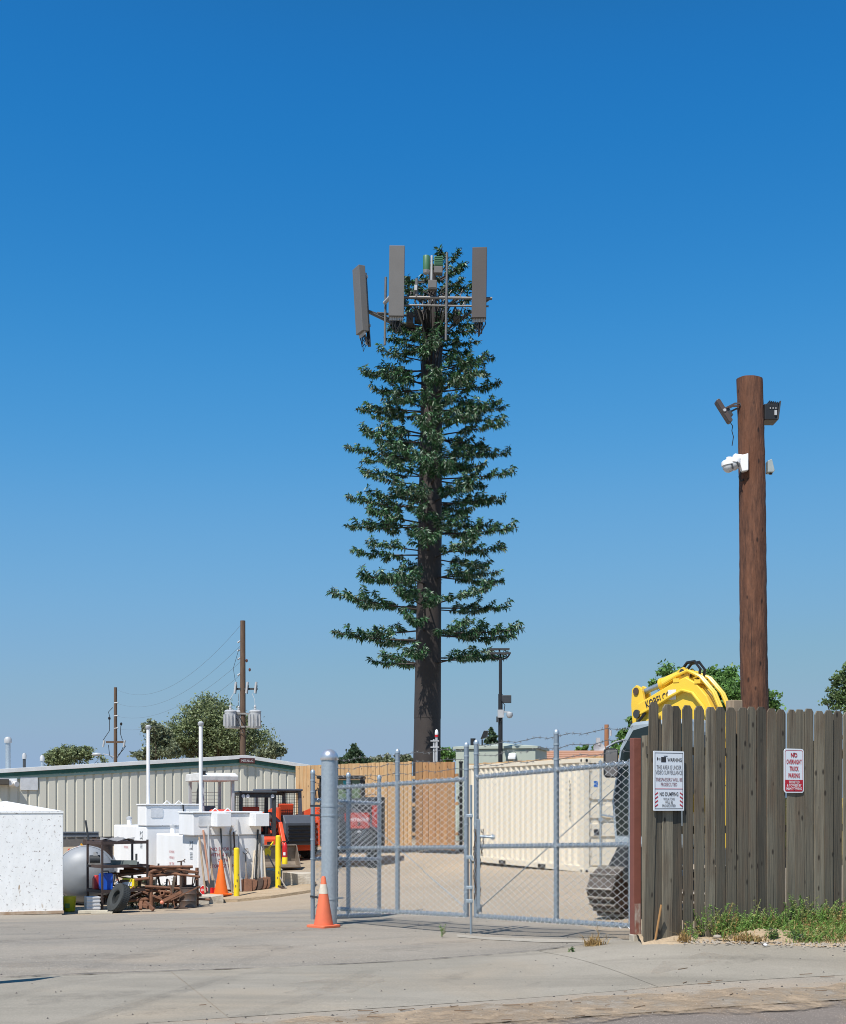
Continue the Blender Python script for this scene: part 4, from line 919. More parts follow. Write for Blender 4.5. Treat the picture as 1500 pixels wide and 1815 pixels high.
# ------------------------------------------------------------ red brown post and weathered picket fence
p = G(1127, 13.42)
t = thing('steel_post', 'flaking red brown square post at the gate end of the wooden fence', 'post', p, R(20))
hp = EYE+(HY-1308)/F*13.42-p.z
MB().box(-.045,.045,-.045,.045,-.05,hp).build('post', REDBR, t, .006)
MB().box(-.052,.05,-.052,.05,-.04,.09).build('concrete_footing', CONC, t, .01)
MB().box(-.035,.035,-.047,-.0455,.02,.42).build('bare_patch', mat('primer_patch', (.42,.38,.33), .9, col2=(.22,.08,.055), scale=9, amount=.25, stretch=(2,1,.8)), t)
f0 = Vector((2.385, 13.1, 0)); f1 = Vector((4.94, 14.5, 0)); fu = (f1-f0).normalized(); frz = math.atan2(fu.y, fu.x)
wf = thing('picket_fence', 'weathered grey brown dog eared wooden fence with two signs', 'fence', (f0.x, f0.y, 0), frz)
PH = 2.52
pk = []
for k in range(6):
    w_ = .136+.004*(k % 3); c_ = .028+.006*(k % 2)
    poly = [(0,0),(w_,0),(w_,PH-c_*1.4),(w_-c_,PH),(c_,PH),(0,PH-c_*1.4)]
    m_ = MB().prism(poly, -.009, .009).mesh('picket'); m_.materials.append(PICKET); pk.append(m_)
def fence_h(s):
    q = f0+fu*s; return gz(q.x, q.y)
ztop = lambda s: EYE+(HY-(1247+13*s/2.9))/F*(13.1+1.4*s/2.91)
s = .17; rn = random.Random(5)
gaps = {1:.014,2:.018,3:.012,4:.018,5:.014,6:.020,8:.018,14:.016,15:.018,16:.018,17:.016,18:.014}
k = 0
while s < 5.2:
    zt_ = ztop(s)+rn.uniform(-.014,.012)
    o = inst('picket', rn.choice(pk), wf, (s, rn.uniform(-.010,.008), zt_-PH), (rn.uniform(-.004,.004), rn.uniform(-.006,.006), rn.uniform(-.05,.05)))
    bv = o.modifiers.new('bevel', 'BEVEL'); bv.width = .0035; bv.segments = 1; bv.limit_method = 'ANGLE'
    s += .1375+gaps.get(k, rn.choice((.003,.005,.008))); k += 1
o = inst('picket', pk[2], wf, (-.075, -.012, ztop(0)-PH+.02), (0, R(1.7), R(-2)), (.78,1,1)); o['label'] = 'leaning picket at the gate end of the fence'
br = MB().prism([(0,0),(.1,0),(.1,PH-.28),(.085,PH-.12),(.07,PH-.22),(.05,PH-.05),(.03,PH-.16),(0,PH-.03)], -.009, .009).build('broken_picket', PICKET, wf); br.location = (.068, .0, ztop(0)-PH+.0)
for h in (.35, 1.25, 2.1):
    MB().box(.0,5.3,.012,.05,h,h+.085).build('rail', PICKET, wf)
for s_ in (.02, 2.45, 5.0): MB().box(s_,s_+.09,.051,.141,-.1,2.3).build('fence_post', PICKET, wf)
sp = MB().box(1.28,1.41,.10,.23,.1,ztop(1.3)+.085).build('fence_post', mat('tan_post', (.36,.28,.19), .9, col2=(.25,.18,.12), scale=5, stretch=(5,5,.5)), wf, .006)
stk = MB().bar((.065,-.03,.05),(.095,-.09,.42),.010,.022,(0,-1,0)).build('stake', mat('fresh_wood', (.46,.25,.10), .8), None); stk.location = (f0.x, f0.y, fence_h(0)); stk.rotation_euler.z = frz
tag(stk, 'short orange brown wood splinter leaning on the first pickets', 'stake')
# signs
TXT_D = mat('print_thin_grey', (.13,.13,.15), .6)
def fence_loc(px, py, out):
    tx = (px-750)/F; s = (tx*f0.y-f0.x)/(fu.x-tx*fu.y); d = f0.y+s*fu.y; n = Vector((fu.y, -fu.x, 0))
    q = f0+fu*s+n*out; return Vector((q.x, q.y, EYE+(HY-py)/F*d)), s
q, s_ = fence_loc(1180.5, 1384, .05)
t = thing('warning_sign', 'white video surveillance and no dumping warning sign on the wooden fence', 'sign', q, frz)
W_, H_ = .415, .632
MB().prism(rrect(-W_/2,W_/2,-H_/2,H_/2,.008), -.004, .004).build('board', SIGNW, t, .002)
bd = MB()
for x0, x1, z0, z1 in ((-W_/2+.018,W_/2-.018,H_/2-.0215,H_/2-.018),(-W_/2+.018,W_/2-.018,-H_/2+.022,-H_/2+.0255),(-W_/2+.018,-W_/2+.0215,-H_/2+.0255,H_/2-.0215),(W_/2-.0215,W_/2-.018,-H_/2+.0255,H_/2-.0215)):
    bd.box(x0,x1,-.0062,-.0045,z0,z1)
bd.build('border', TXT_K, t)
fm = lambda x, z, y=-.0066: face_m((x, y, z), (1,0,0), (0,0,1))
v = lambda f: H_/2-f*H_             # fraction of sign height from the top
lettering('WARNING', .195, .040, TXT_K, t, fm(.075,v(.145)), bold=.012)
lettering('THIS AREA IS UNDER', .335, .044, TXT_D, t, fm(0,v(.272))); lettering('VIDEO SURVEILLANCE', .362, .044, TXT_D, t, fm(0,v(.358)))
lettering('TRESPASSERS WILL BE', .362, .038, TXT_M, t, fm(0,v(.477))); lettering('PROSECUTED', .22, .038, TXT_M, t, fm(0,v(.558)))
MB().box(-.185,.185,-.0062,-.0045,v(.636),v(.627)).build('divider', TXT_R, t)
lettering('NO DUMPING', .252, .042, TXT_K, t, fm(0,v(.72)), bold=.01)
for s1, w1, f in (('VIOLATORS',.155,.803),('WILL BE',.105,.858),('PROSECUTED',.18,.915)): lettering(s1, w1, .028, TXT_K, t, fm(0,v(f)))
MB().box(-.105,-.04,-.0062,-.0045,v(.185),v(.10)).build('camera_symbol', TXT_K, t)
cs = MB(); cs.box(-.128,-.118,-.0062,-.0045,v(.155),v(.115)); cs.prism([(-.16,v(.10)),(-.143,v(.12)),(-.143,v(.14)),(-.16,v(.16))],-.0062,-.0045); cs.box(-.07,-.02,-.0062,-.0045,v(.09),v(.078)); cs.build('camera_lens_symbol', TXT_K, t)
for k in range(4):
    f = .712+.066*k
    for sg in (-1, 1): MB().bar((sg*.185,-.0054,v(f+.018)),(sg*.148,-.0054,v(f-.018)),.0017,.012,(0,0,1)).build('red_stripe', TXT_R, t)
q, s_ = fence_loc(1404, 1366, .03)
t = thing('parking_sign', 'red and white no overnight truck parking sign on the wooden fence', 'sign', q, frz)
W_, H_ = .308, .50
MB().prism(rrect(-W_/2,W_/2,-H_/2,H_/2,.035), -.003, .003).build('board', SIGNW, t, .0015)
outer = rrect(-W_/2+.016,W_/2-.016,-H_/2+.016,H_/2-.016,.025); inner = rrect(-W_/2+.021,W_/2-.021,-H_/2+.021,H_/2-.021,.021)
n_ = len(outer); MB().add([(x,-.0045,z) for x, z in outer]+[(x,-.0045,z) for x, z in inner], [(i,(i+1) % n_,n_+(i+1) % n_,n_+i) for i in range(n_)]).build('border', TXT_R, t)
rp = [(x, z) for x, z in rrect(-W_/2+.016,W_/2-.016,-H_/2+.016,-H_/2+.16,.025)]
rp = [(-W_/2+.016,-H_/2+.148),(-W_/2+.016,-H_/2+.041),(-W_/2+.023,-H_/2+.023),(-W_/2+.041,-H_/2+.016),(W_/2-.041,-H_/2+.016),(W_/2-.023,-H_/2+.023),(W_/2-.016,-H_/2+.041),(W_/2-.016,-H_/2+.148)]
MB().prism(rp, -.0056, -.0048).build('red_panel', TXT_R, t)
v = lambda f: H_/2-f*H_
for s1, w1, h1, f, b_ in (('NO',.10,.052,.145,.03),('OVERNIGHT',.235,.052,.295,.02),('TRUCK',.14,.052,.45,.025),('PARKING',.175,.052,.605,.02)): lettering(s1, w1, h1, TXT_R, t, fm(0,v(f)), bold=b_)
for s1, w1, f in (('TICKETED',.165,.755),('& TOWED BY',.225,.828),('M&M TOWING',.235,.903)): lettering(s1, w1, .03, TXT_W, t, fm(0,v(f)), bold=.02)
for z in (H_/2-.05, -H_/2+.035): MB().cyl((.0,-.009,z),(.0,-.003,z),.007,n=8).build('bolt', DARK, t)

# ------------------------------------------------------------ tall wooden pole with lamps and cameras
PD = 15.6
p = G(1337, PD); kz = lambda py: EYE+(HY-py)/F*PD-p.z; kx = lambda px: (px-1337)/F*PD
t = thing('wooden_pole', 'tall red brown wooden pole behind the fence carrying lamps and cameras', 'pole', p)
rn = random.Random(9); vs = []; fs = []; n = 32; m = 90
for j in range(m+1):
    f = j/m; z = -.1+(kz(673)+.1)*f; cx = .03*math.sin(f*4.2)-.035*f+.012*math.sin(f*9)
    r = .176-.016*f
    for i in range(n):
        a = 2*math.pi*i/n; rr_ = r*(1+.014*math.sin(3*a+f*2)+.010*math.sin(7*a+f*5)+rn.uniform(-.016,.016)+.012*math.sin(j*.9+a*5)*math.sin(j*.37)); vs.append((cx+rr_*math.cos(a), rr_*math.sin(a), z-(.008*math.cos(a) if j == m else 0)))
MB().add(vs, [(j*n+i,j*n+(i+1) % n,(j+1)*n+(i+1) % n,(j+1)*n+i) for j in range(m) for i in range(n)], 0, True).add(vs, [tuple(range(m*n,(m+1)*n))]).build('pole', POLEW, t)
def slim_flood(label, x0, side, py):
    ld = thing('flood_light', label, 'flood light', Vector(p)+Vector((x0, -.03, kz(py))))
    M = Matrix.Rotation(R(-32)*side, 4, 'Y')
    b_ = MB().prism(rrect(-.027,.027,-.165,.165,.024), -.06, .06, M).build('housing', mat('bronze_housing', (.085,.062,.055), .5), ld, .006)
    M2 = M @ Matrix.Translation((.035*-side*-1, 0, -.055))
    MB().box(.0,.05,-.04,.04,-.055,.055, M @ Matrix.Translation((.022,0,-.05))).build('driver_box', DARK, b_, .006)
    MB().lathe([(.018,-.07),(.02,-.065),(.02,.065),(.018,.07)],(0,0,0),10,Matrix.Rotation(R(90),3,'X')).build('pivot', LGREY, b_)
    return ld
lfl = slim_flood('flood light with angled bracket on the left of the wooden pole', kx(1282), 1, 731)
for sy in (-.05, .05):
    MB().tube([(.0,sy,.02),(.13,sy,.085),(.19,sy,.085),(.215,sy,.05)],.014,4).build('bracket', mat('bronze_housing', (.08,.06,.05)), lfl)
MB().tube([(.05,.0,-.02),(.16,0,.035),(.215,0,.04)],.014,4).build('bracket', MATS['bronze_housing'], lfl)
MB().tube([(.085,0,-.135),(.115,0,-.18),(.105,0,-.24),(.13,.02,-.31),(.115,.03,-.42)],.0055,5).build('power_cord', BLACK, lfl)
rfl = thing('flood_light', 'black finned flood light on the right side of the wooden pole', 'flood light', Vector(p)+Vector((kx(1370), .05, kz(731))))
h_ = MB().box(-.12,.05,-.12,.12,-.115,.09).build('housing', BLACK, rfl, .01)
for k in range(6): MB().box(-.06+.024*k,-.048+.024*k,-.125,.125,.02,.125-.004*k).build('cooling_fin', BLACK, h_)
MB().prism([(.03,-.11),(.055,-.11),(.085,.12),(.07,.12)],-.13,.13).build('lens_plate', DARK, h_)
for k in range(3): MB().cyl((-.05+.035*k,-.127,.03),(-.05+.035*k,-.121,.03),.007,n=8).build('screw', TXT_W, h_)
MB().box(.0,.03,-.14,-.121,-.06,.0).build('label_tag', LGREY, h_)
cam_ = thing('dome_camera', 'pair of white dome security cameras on the left of the pole', 'camera', Vector(p)+Vector((kx(1312), -.16, kz(826))))
MB().prism([(.055,.105),(.055,-.105),(-.02,-.12),(-.05,-.02),(-.02,.085)],-.045,.045).build('wall_plate', WHITE, cam_, .008)
MB().prism([(.03,.085),(-.10,.105),(-.125,.095),(-.125,.05),(.0,.03)],-.035,.035).build('arm', WHITE, cam_, .012)
MB().cyl((-.17,.02,.07),(-.17,.02,.0),.035,n=12).build('arm', WHITE, cam_)
for x, z, tl in ((-.115,-.005,R(10)),(-.185,-.03,R(-8))):
    M3 = Matrix.Rotation(tl, 3, 'Y')
    d_ = MB().lathe([(.055,.06),(.078,.045),(.084,.015),(.084,-.005),(.076,-.008)],(x,0,z),22,M3).build('camera_body', WHITE, cam_)
    MB().lathe([(.074,-.01),(.073,-.03),(.062,-.062),(.04,-.085),(.012,-.095)],(x,0,z),22,M3).build('dome', mat('dome_white', (.70,.71,.72), .25), d_)
    MB().box(-.006,.006,-.083,-.06,-.07,-.005, Matrix.Translation((x+.02,0,z)) @ Matrix.Rotation(R(-20),4,'Y')).build('shade_gap', DARK, d_)
MB().tube([(-.02,.02,-.11),(-.04,.03,-.17),(-.02,.05,-.22),(.02,.06,-.2)],.012,5).build('cable', BLACK, cam_)
bx_ = thing('junction_box', 'small grey box on the right side of the wooden pole', 'box', Vector(p)+Vector((kx(1366), -.02, kz(829))))
MB().prism([(-.05,.07),(.0,.09),(.035,-.055),(.02,-.075),(-.05,-.075)],-.06,.06).build('housing', mat('box_grey', (.36,.42,.42), .5), bx_, .006); MB().cyl((.0,0,-.09),(.0,0,-.07),.02,n=10).build('cable_gland', BLACK, bx_)
# ------------------------------------------------------------ left yard: tanks
p = Vector(((112-750)/F*23.6, 23.6, 0)); p.z = gz(p.x, p.y)
t = thing('white_tank', 'big rust specked white steel tank at the left edge', 'tank', p, R(17))
h = EYE+(HY-1438)/F*23.6-p.z
MB().box(-2.3,0,0,1.25,.06,h).build('body', RWHITE, t, .012)
MB().add([(-2.31,-.01,h+.002),(.01,-.01,h+.002),(.01,1.26,h+.002),(-2.31,1.26,h+.002),(-1.06,.6,h+.20)], [(3,2,1,0),(0,1,4),(1,2,4),(2,3,4),(3,0,4)]).build('lid', RWHITE, t)
MB().box(-2.33,.012,-.03,-.002,.02,.075).build('bottom_flange', mat('rust_edge', (.50,.42,.33), .8, col2=(.30,.18,.1), scale=8), t); MB().box(-2.31,.004,-.012,-.002,h-.03,h-.006).build('top_weld', RWHITE, t)
for x in (-.3,-1.9): MB().box(x-.2,x+.2,.1,1.15,-.06,.06).build('skid', RUST_D, t)
p = G(150, 25.9)
t = thing('silver_tank', 'grey cylindrical tank lying behind the brown shelf', 'tank', p, R(12))
rt = .60; zc = rt+.03; M3 = Matrix.Rotation(R(90), 3, 'X')
MB().lathe([(.02,.34),(.25,.31),(.42,.24),(.55,.13),(rt,0),(rt,-1.9),(.4,-2.1),(.02,-2.15)],(0,.2,zc),36,M3).build('shell', SILVER, t)
MB().tube([(rt*1.01*math.cos(R(a)),.2,zc+rt*1.01*math.sin(R(a))) for a in range(0,361,10)],.012,5).build('weld_seam', SILVER, t)
for y in (.5,1.5): MB().box(-.4,.4,y-.06,y+.06,-.02,.16).build('saddle', RUST_D, t)
def fuel_tank(label, px, d, W, L, ztop, cab, a=33, face_text=None, side_text=None, pipe=None):
    p = Vector(((px-750)/F*d, d, 0)); p.z = gz(p.x, p.y)
    t = thing('fuel_tank', label, 'fuel tank', p, R(a))
    h = ztop-p.z
    b_ = MB().box(0,L,0,W,.14,h).build('body', WHITE, t, .03)
    for x in (.25, L-.35): MB().box(x,x+.12,.02,W-.02,0,.14).build('skid', DARK, t)
    for x, y, r, hh in ((.25,.5,.075,.16),(.42,.28,.038,.17),(.3,W-.3,.06,.14)):
        f_ = MB().cyl((x,y,h),(x,y,h+hh),r,n=14).build('filler', WHITE, t); MB().lathe([(r*1.2,0),(r*1.25,.05),(r*.5,.07),(.01,.075)],(x,y,h+hh),14).build('filler_cap', RUST if r > .07 else LGREY, f_)
    x0, x1, y0, y1, z1 = cab
    c_ = MB().box(x0,x1,y0,y1,h+.002,z1-p.z).build('dispenser_cabinet', WHITE, t, .02)
    MB().box(x0-.02,x1+.02,y0-.03,y1+.02,z1-p.z+.002,z1-p.z+.035).build('cabinet_lid', WHITE, c_, .008)
    for xx in (x0+.45, x0+.75): MB().tube([(xx,y0+.05,z1-p.z+.03),(xx+.09,y0+.05,z1-p.z+.11),(xx+.18,y0+.05,z1-p.z+.03)],.014,5).build('lifting_lug', WHITE, c_)
    MB().prism(rrect(x0+.12,x0+.42,h+.2,z1-p.z-.06,.04), y0-.012, y0-.002).build('hatch', mat('hatch_white', (.72,.73,.74), .4), c_, .004)
    lab = MB(); lab.tube([(-.004,W*.14+.075*math.cos(R(q_)),h-.22+.075*math.sin(R(q_))) for q_ in range(0,361,30)],.012,4,caps=False)
    for sy, sz in ((1,1),(1,-1),(-1,1),(-1,-1)): lab.box(-.006,-.002,W*.14+sy*.075-.02,W*.14+sy*.075+.02,h-.22+sz*.08-.018,h-.22+sz*.08+.018)
    for k in range(5): lab.box(-.006,-.002,W*.14-.07,W*.14+.07,h-.39-k*.034,h-.374-k*.034)
    lab.build('round_label', mat('label_grey', (.34,.36,.38), .6), t)
    if side_text:
        for k, s1 in enumerate(side_text): lettering(s1, .30 if len(s1) > 3 else .14, .062, TXT_F, t, face_m((-.004,W*.60,h-.40-.135*k),(0,-1,0),(0,0,1)))
    if face_text:
        for k, (s1, w1) in enumerate(face_text): lettering(s1, w1, .075, TXT_R, t, face_m((.62,-.004,h-.30-.125*k),(1,0,0),(0,0,1)))
    if pipe:
        xx, yy, zt_ = pipe; v_ = MB().cyl((xx,yy,h),(xx,yy,zt_-p.z),.042,n=12).build('vent_pipe', WHITE, t); MB().lathe([(.05,0),(.065,.02),(.065,.07),(.03,.1)],(xx,yy,zt_-p.z-.02),12).build('vent_cap', LGREY, v_)
    return t, h
tB, hB = fuel_tank('front white fuel tank with tools leaning on it', 350, 27.2, 2.5, 1.62, EYE-(1481-HY)/F*27.2, (-.12,1.52,-.03,.8,EYE+(HY-1441)/F*27.4),
    side_text=('NO SMOKING','WITHIN 50','OF THE','STORAGE TANK'), face_text=(('NO SMOKING',.62),('WITHIN 50 FEET',.72),('OF THE',.3),('STORAGE TANK',.66)), pipe=(.22,.35,EYE+(HY-1284)/F*27.5))
for x0 in (.30, 1.22):
    MB().box(x0,x0+.34,-.36,-.025,hB+.20,hB+.49).build('meter_box', WHITE, tB, .01)
tA, hA = fuel_tank('rear white fuel tank with tall white vent pipe', 259, 29.4, 2.3, 1.8, EYE-(1464-HY)/F*29.4, (-.02,1.35,-.03,.55,EYE+(HY-1427)/F*29.6),
    side_text=('NO','SMOKING'), face_text=(('NO SMOKING',.62),('WITHIN 50',.5),('FEET OF THE',.6),('TANK',.3)), pipe=(.16,.3,EYE+(HY-1290)/F*29.6))
g_ = MB().tube([(.9,-.06,hA+.5),(.9,-.1,hA+.3),(.92,-.1,hA+.05)],.018,6).build('fuel_hose', BLACK, tA)
MB().lathe([(.05,-.04),(.09,-.02),(.09,.05),(.05,.07)],(1.35,-.12,hA+.22),14,Matrix.Rotation(R(90),3,'X')).bar((1.32,-.12,hA+.25),(1.02,-.14,hA+.33),.04,.05).box(1.25,1.45,-.2,-.02,hA+.02,hA+.14).build('fuel_pump', DARK, tA)
# concrete pad and blocks
pad = MB(); pts = [G(350,26.35),G(420,26.1),G(480,26.3),G(552,26.9),G(560,29),G(470,29.2),G(345,29)]
top = [(v_.x,v_.y,v_.z+.06+random.uniform(-.03,.03)) for v_ in pts]; bot = [(v_.x,v_.y,v_.z-.1) for v_ in pts]; n_ = len(pts)
pad.add(top+bot, [tuple(range(n_))]+[(i,n_+i,n_+(i+1) % n_,(i+1) % n_) for i in range(n_)]); tag(pad.build('tool_pad', GDIRT), kind='structure')
def rough_block(name, label, p, w_, d_, h_, rz, cat='concrete block'):
    t = thing(name, label, cat, p, rz); rr = random.Random(int(p[0]*100)); nx_, ny_, nz_ = 6, 3, 3; vs = []; idx = {}; fs = []
    j = lambda a: a+rr.uniform(-.022,.022)
    mb = MB()
    for (ax, bx_, fn) in ((w_,h_,lambda u,v_: (u,0,v_)),(w_,d_,lambda u,v_: (u,v_,h_)),(d_,h_,lambda u,v_: (w_,u,v_)),(d_,h_,lambda u,v_: (0,u,v_))):
        rr.seed(1); N_ = 6
        g = [[fn(ax*i/N_, bx_*k/N_) for i in range(N_+1)] for k in range(N_+1)]
        g = [[tuple(c+.02*math.sin(c*17+q_*5+sum(v3)*9) for q_, c in enumerate(v3)) for v3 in row] for row in g]
        mb.add([v3 for row in g for v3 in row], [(k*(N_+1)+i,k*(N_+1)+i+1,(k+1)*(N_+1)+i+1,(k+1)*(N_+1)+i) for k in range(N_) for i in range(N_)])
    mb.build('block', CONC, t); return t
rough_block('concrete_block', 'long concrete block with dark stain right of the yellow bollards', Vector(((503-750)/F*28.3,28.3,gz(-3.2,28.3)-.05)), .62, .5, EYE-(1548-HY)/F*28.3-gz(-3.2,28.3)+.05, R(6))
rough_block('concrete_block', 'shadowed concrete block under the yellow shovel', Vector(((471-750)/F*28.8,28.8,gz(-3.6,28.8)-.05)), .36, .5, .44, R(8))
rough_block('concrete_block', 'broken tan kerb stone between black drum and orange cone', G(351,25.9,-.03), .5, .35, .20, R(8))

# ------------------------------------------------------------ tools leaning on the front tank
tdir = Vector((math.cos(R(33)), math.sin(R(33)), 0)); t0 = Vector(tB.location)
def face_d(px):
    tx = (px-750)/F; s = (tx*t0.y-t0.x)/(tdir.x-tx*tdir.y); return t0.y+s*tdir.y
WOODH = mat('tool_handle_wood', (.50,.38,.25), .7, col2=(.36,.26,.17), scale=6, stretch=(4,4,.6)); WOODG = mat('grey_handle_wood', (.30,.27,.23), .8, col2=(.2,.17,.14), scale=6, stretch=(4,4,.6)); WOODP = mat('pale_handle_wood', (.66,.56,.42), .7, scale=6)
GREENH = mat('green_grip', (.06,.16,.05), .5); FGB = mat('black_handle', (.02,.02,.02), .4); PINKH = mat('salmon_handle', (.55,.28,.18), .6)
def tool(name, label, a, b, m, head, r=.022, cat='tool', hm=RUST, grp='tools leaning on the fuel tank'):
    A = P(a[0], a[1], face_d(a[0])-.05); B = P(b[0], b[1], face_d(b[0])-.30)
    zf = gz(B.x, B.y)+.06; B.z = max(B.z, zf+.0)
    t = thing(name, label, cat, B, 0, grp); u = A-B; L = u.length; u.normalize()
    side = u.cross(Vector((0,-1,0))).normalized(); nrm = side.cross(u)
    hd = .26 if head in ('shovel','spade') else .02
    MB().tube([u*hd, u*(hd+(L-hd)*.5)+nrm*.006, u*L], r, 7).build('handle', m, t)
    if head in ('shovel','spade'):
        w_ = .115; pr_ = [(0,0),(.05,.0),(.09,.05),(w_,.14),(w_,.26),(.03,.28),(.02,.4)] if head == 'shovel' else [(0,0),(w_,.0),(w_,.28),(.03,.29),(.02,.4)]
        vs = []; fs = []
        for x_, z_ in pr_:
            for sx in (-1,0,1): vs.append(side*(x_*sx)+u*z_+nrm*(.03 if sx == 0 else 0)+nrm*(-.01))
        for k in range(len(pr_)-1):
            for i in range(2): fs.append((3*k+i,3*k+i+1,3*k+i+4,3*k+i+3))
        mb = MB().add(vs, fs); o = mb.build('blade', hm, t); sm = o.modifiers.new('s','SOLIDIFY'); sm.thickness = .006
    if head == 'dshovel' : pass
    if head == 'rake':
        MB().bar(side*-.17+u*.03, side*.17+u*.03, .02, .03).build('rake_bar', hm, t)
        for k in range(9): MB().cyl(side*(-.16+.04*k)+u*.03, side*(-.16+.04*k)+u*.03-nrm*.07-u*.01, .004, n=4).build('tine', hm, t)
    if head == 'top':
        MB().bar(u*L-side*.1, u*L+side*.1, .03, .03).build('grip', hm, t)
    if head == 'uprake':
        for k in range(-3,4): MB().bar(u*(L-.02), u*(L+.16)+side*(.03*k), .006, .006).build('tine', hm, t)
        MB().bar(u*(L+.06)-side*.04, u*(L+.06)+side*.04, .008, .008).build('tine_brace', hm, t)
    return t, u, side, nrm, L
tool('digging_bar', 'leftmost pale wooden handle leaning on the fuel tank', (353,1483),(364,1583), WOODH, 'none')
tool('broom_handle', 'salmon handle with green top end leaning on the tank', (360,1471),(373,1582), PINKH, 'none'); 
tool('shovel', 'grey steel handled spade by the stop paddle', (369,1464),(371,1583), LGREY, 'spade', hm=DARK)
tool('rake', 'tan wooden rake close behind the bright orange cone', (371,1500),(379,1582), WOODH, 'rake', hm=RUST_D)
tool('pry_bar', 'dark steel bar behind the top of the bright cone', (391,1468),(396,1578), DARK, 'none', .018)
tool('long_pole', 'thin wooden pole with salmon end right of the bright cone', (390,1507),(399,1580), PINKH, 'none')
tool('leaf_rake', 'tan leaf rake with tines up left of the left bollard', (408,1475),(411,1582), WOODG, 'uprake', hm=WOODH)
tool('axe_handle', 'short pale handle at the foot of the left bollard', (404,1511),(413,1582), WOODP, 'none')
tool('scraper_pole', 'tall galvanised pole just right of the left bollard', (421,1452),(427,1583), LGREY, 'none', .017)
tool('digging_bar', 'dark thin bar leaning left behind the left bollard', (414,1474),(419,1583), RUST_D, 'none', .017)
tt, u, sd_, nr_, L_ = tool('shovel', 'D handled square shovel right of the left bollard', (435,1514),(437,1582), WOODG, 'spade', .016)
MB().tube([u*L_, u*(L_+.06)+sd_*.06, u*(L_+.13)+sd_*.05, u*(L_+.13)-sd_*.05, u*(L_+.06)-sd_*.06, u*L_],.012,5).build('d_grip', WOODG, tt)
tool('shovel', 'round point shovel with pale handle in the middle', (451,1507),(445,1583), WOODP, 'shovel')
tool('fibre_pole', 'black fibreglass handle leaning left between shovels', (457,1470),(452,1583), FGB, 'none')
tool('shovel', 'grey wooden shovel third from the right', (461,1478),(456,1583), WOODG, 'shovel', hm=RUST_D)
tool('shovel', 'round point rusty shovel with grey handle at the right', (463,1484),(464,1583), LGREY, 'shovel')
tool('shovel', 'rightmost rusty shovel with pale handle below the cabinet', (466,1495),(471,1583), WOODP, 'shovel')
p = P(508, 1578, 27.6)
t = thing('pick_shovel', 'yellow headed shovel leaning upside down with dark handle', 'shovel', p)
q = P(473,1512,28.7)-p
MB().tube([(0,0,.03), q*.5, q], .017, 7).build('handle', WOODG, t)
MB().prism([(-.10,.02),(-.02,-.08),(.08,-.09),(.10,.04),(-.01,.10)],-.012,.012).build('blade', YEL, t, loc=q+Vector((0,-.04,.03))); MB().tube([q+Vector((0,-.03,.06)),q+Vector((.15,-.03,.27))],.022,6).build('socket', YEL, t)
MB().bar((-.2,0,.10),(.14,0,-.02),.03,.045).build('pick_head', RUST_D, t)
p = P(361, 1577, 27.08)
t = thing('stop_paddle', 'red octagonal stop paddle lying at the foot of the tools', 'sign', p, R(-18))
oc = [(.098*math.cos(R(22.5+45*k)),.098*math.sin(R(22.5+45*k))) for k in range(8)]
MB().prism([(x*1.13,z*1.13) for x, z in oc],.0,.006).build('rim', TXT_W, t); pb = MB().prism(oc,-.004,-.0005).build('board', RED, t); lettering('STOP',.135,.055,TXT_W,pb,face_m((0,-.006,0),(1,0,0),(0,0,1)),bold=.02)
MB().box(-.02,.02,.007,.025,-.16,.1).build('grip', DARK, t)
for k, px in enumerate((375,381,386)):
    p = P(px,1577,26.75); o = MB().cyl((0,0,-.06),(0,0,.05),.035,n=10).build('can', RED, None, loc=p); tag(o, ('left','middle','right')[k]+' of three small red cans beside the bright cone', 'can', 'small red cans')
# bollards and extinguisher
def bollard(label, px, d, ytop):
    p = G(px, d); h = EYE+(HY-ytop)/F*d-p.z
    t = thing('bollard', label, 'bollard', p, 0, 'yellow bollards')
    MB().cyl((0,0,-.1),(0,0,h-.02),.062,n=20).build('post', YEL, t); MB().lathe([(.062,-.02),(.058,0),(.03,.012),(.002,.014)],(0,0,h),20).build('cap', YEL, t)
    for k in range(3): MB().box(-.02+.03*k,.0+.03*k,-.0635,-.0615,.25+.12*k,.30+.12*k).build('scuff', mat('scuff_dark', (.2,.15,.05), .8), t)
    return t, p
bollard('left yellow bollard among the leaning tools', 419, 26.7, 1503)
t, p = bollard('right yellow bollard with fire extinguisher hung on it', 492.5, 28.0, 1481)
ex = thing('fire_extinguisher', 'red fire extinguisher with yellow base on the right bollard', 'fire extinguisher', Vector(p)+Vector((.155,-.03,EYE-(1531-HY)/F*28-p.z)))
MB().lathe([(.06,0),(.062,.01),(.062,.15),(.06,.155)],(0,0,0),18).build('base_cup', YEL, ex); MB().lathe([(.056,.156),(.058,.17),(.058,.40),(.045,.45),(.02,.48)],(0,0,0),18).build('cylinder', RED, ex)
MB().box(-.03,.02,-.0605,-.057,.20,.27).build('label', TXT_W, ex); MB().tube([(0,0,.47),(-.05,-.02,.52),(-.08,-.03,.47),(-.075,-.04,.35)],.012,5).build('hose', BLACK, ex); MB().bar((-.04,0,.5),(.06,0,.52),.02,.025).build('lever', BLACK, ex)

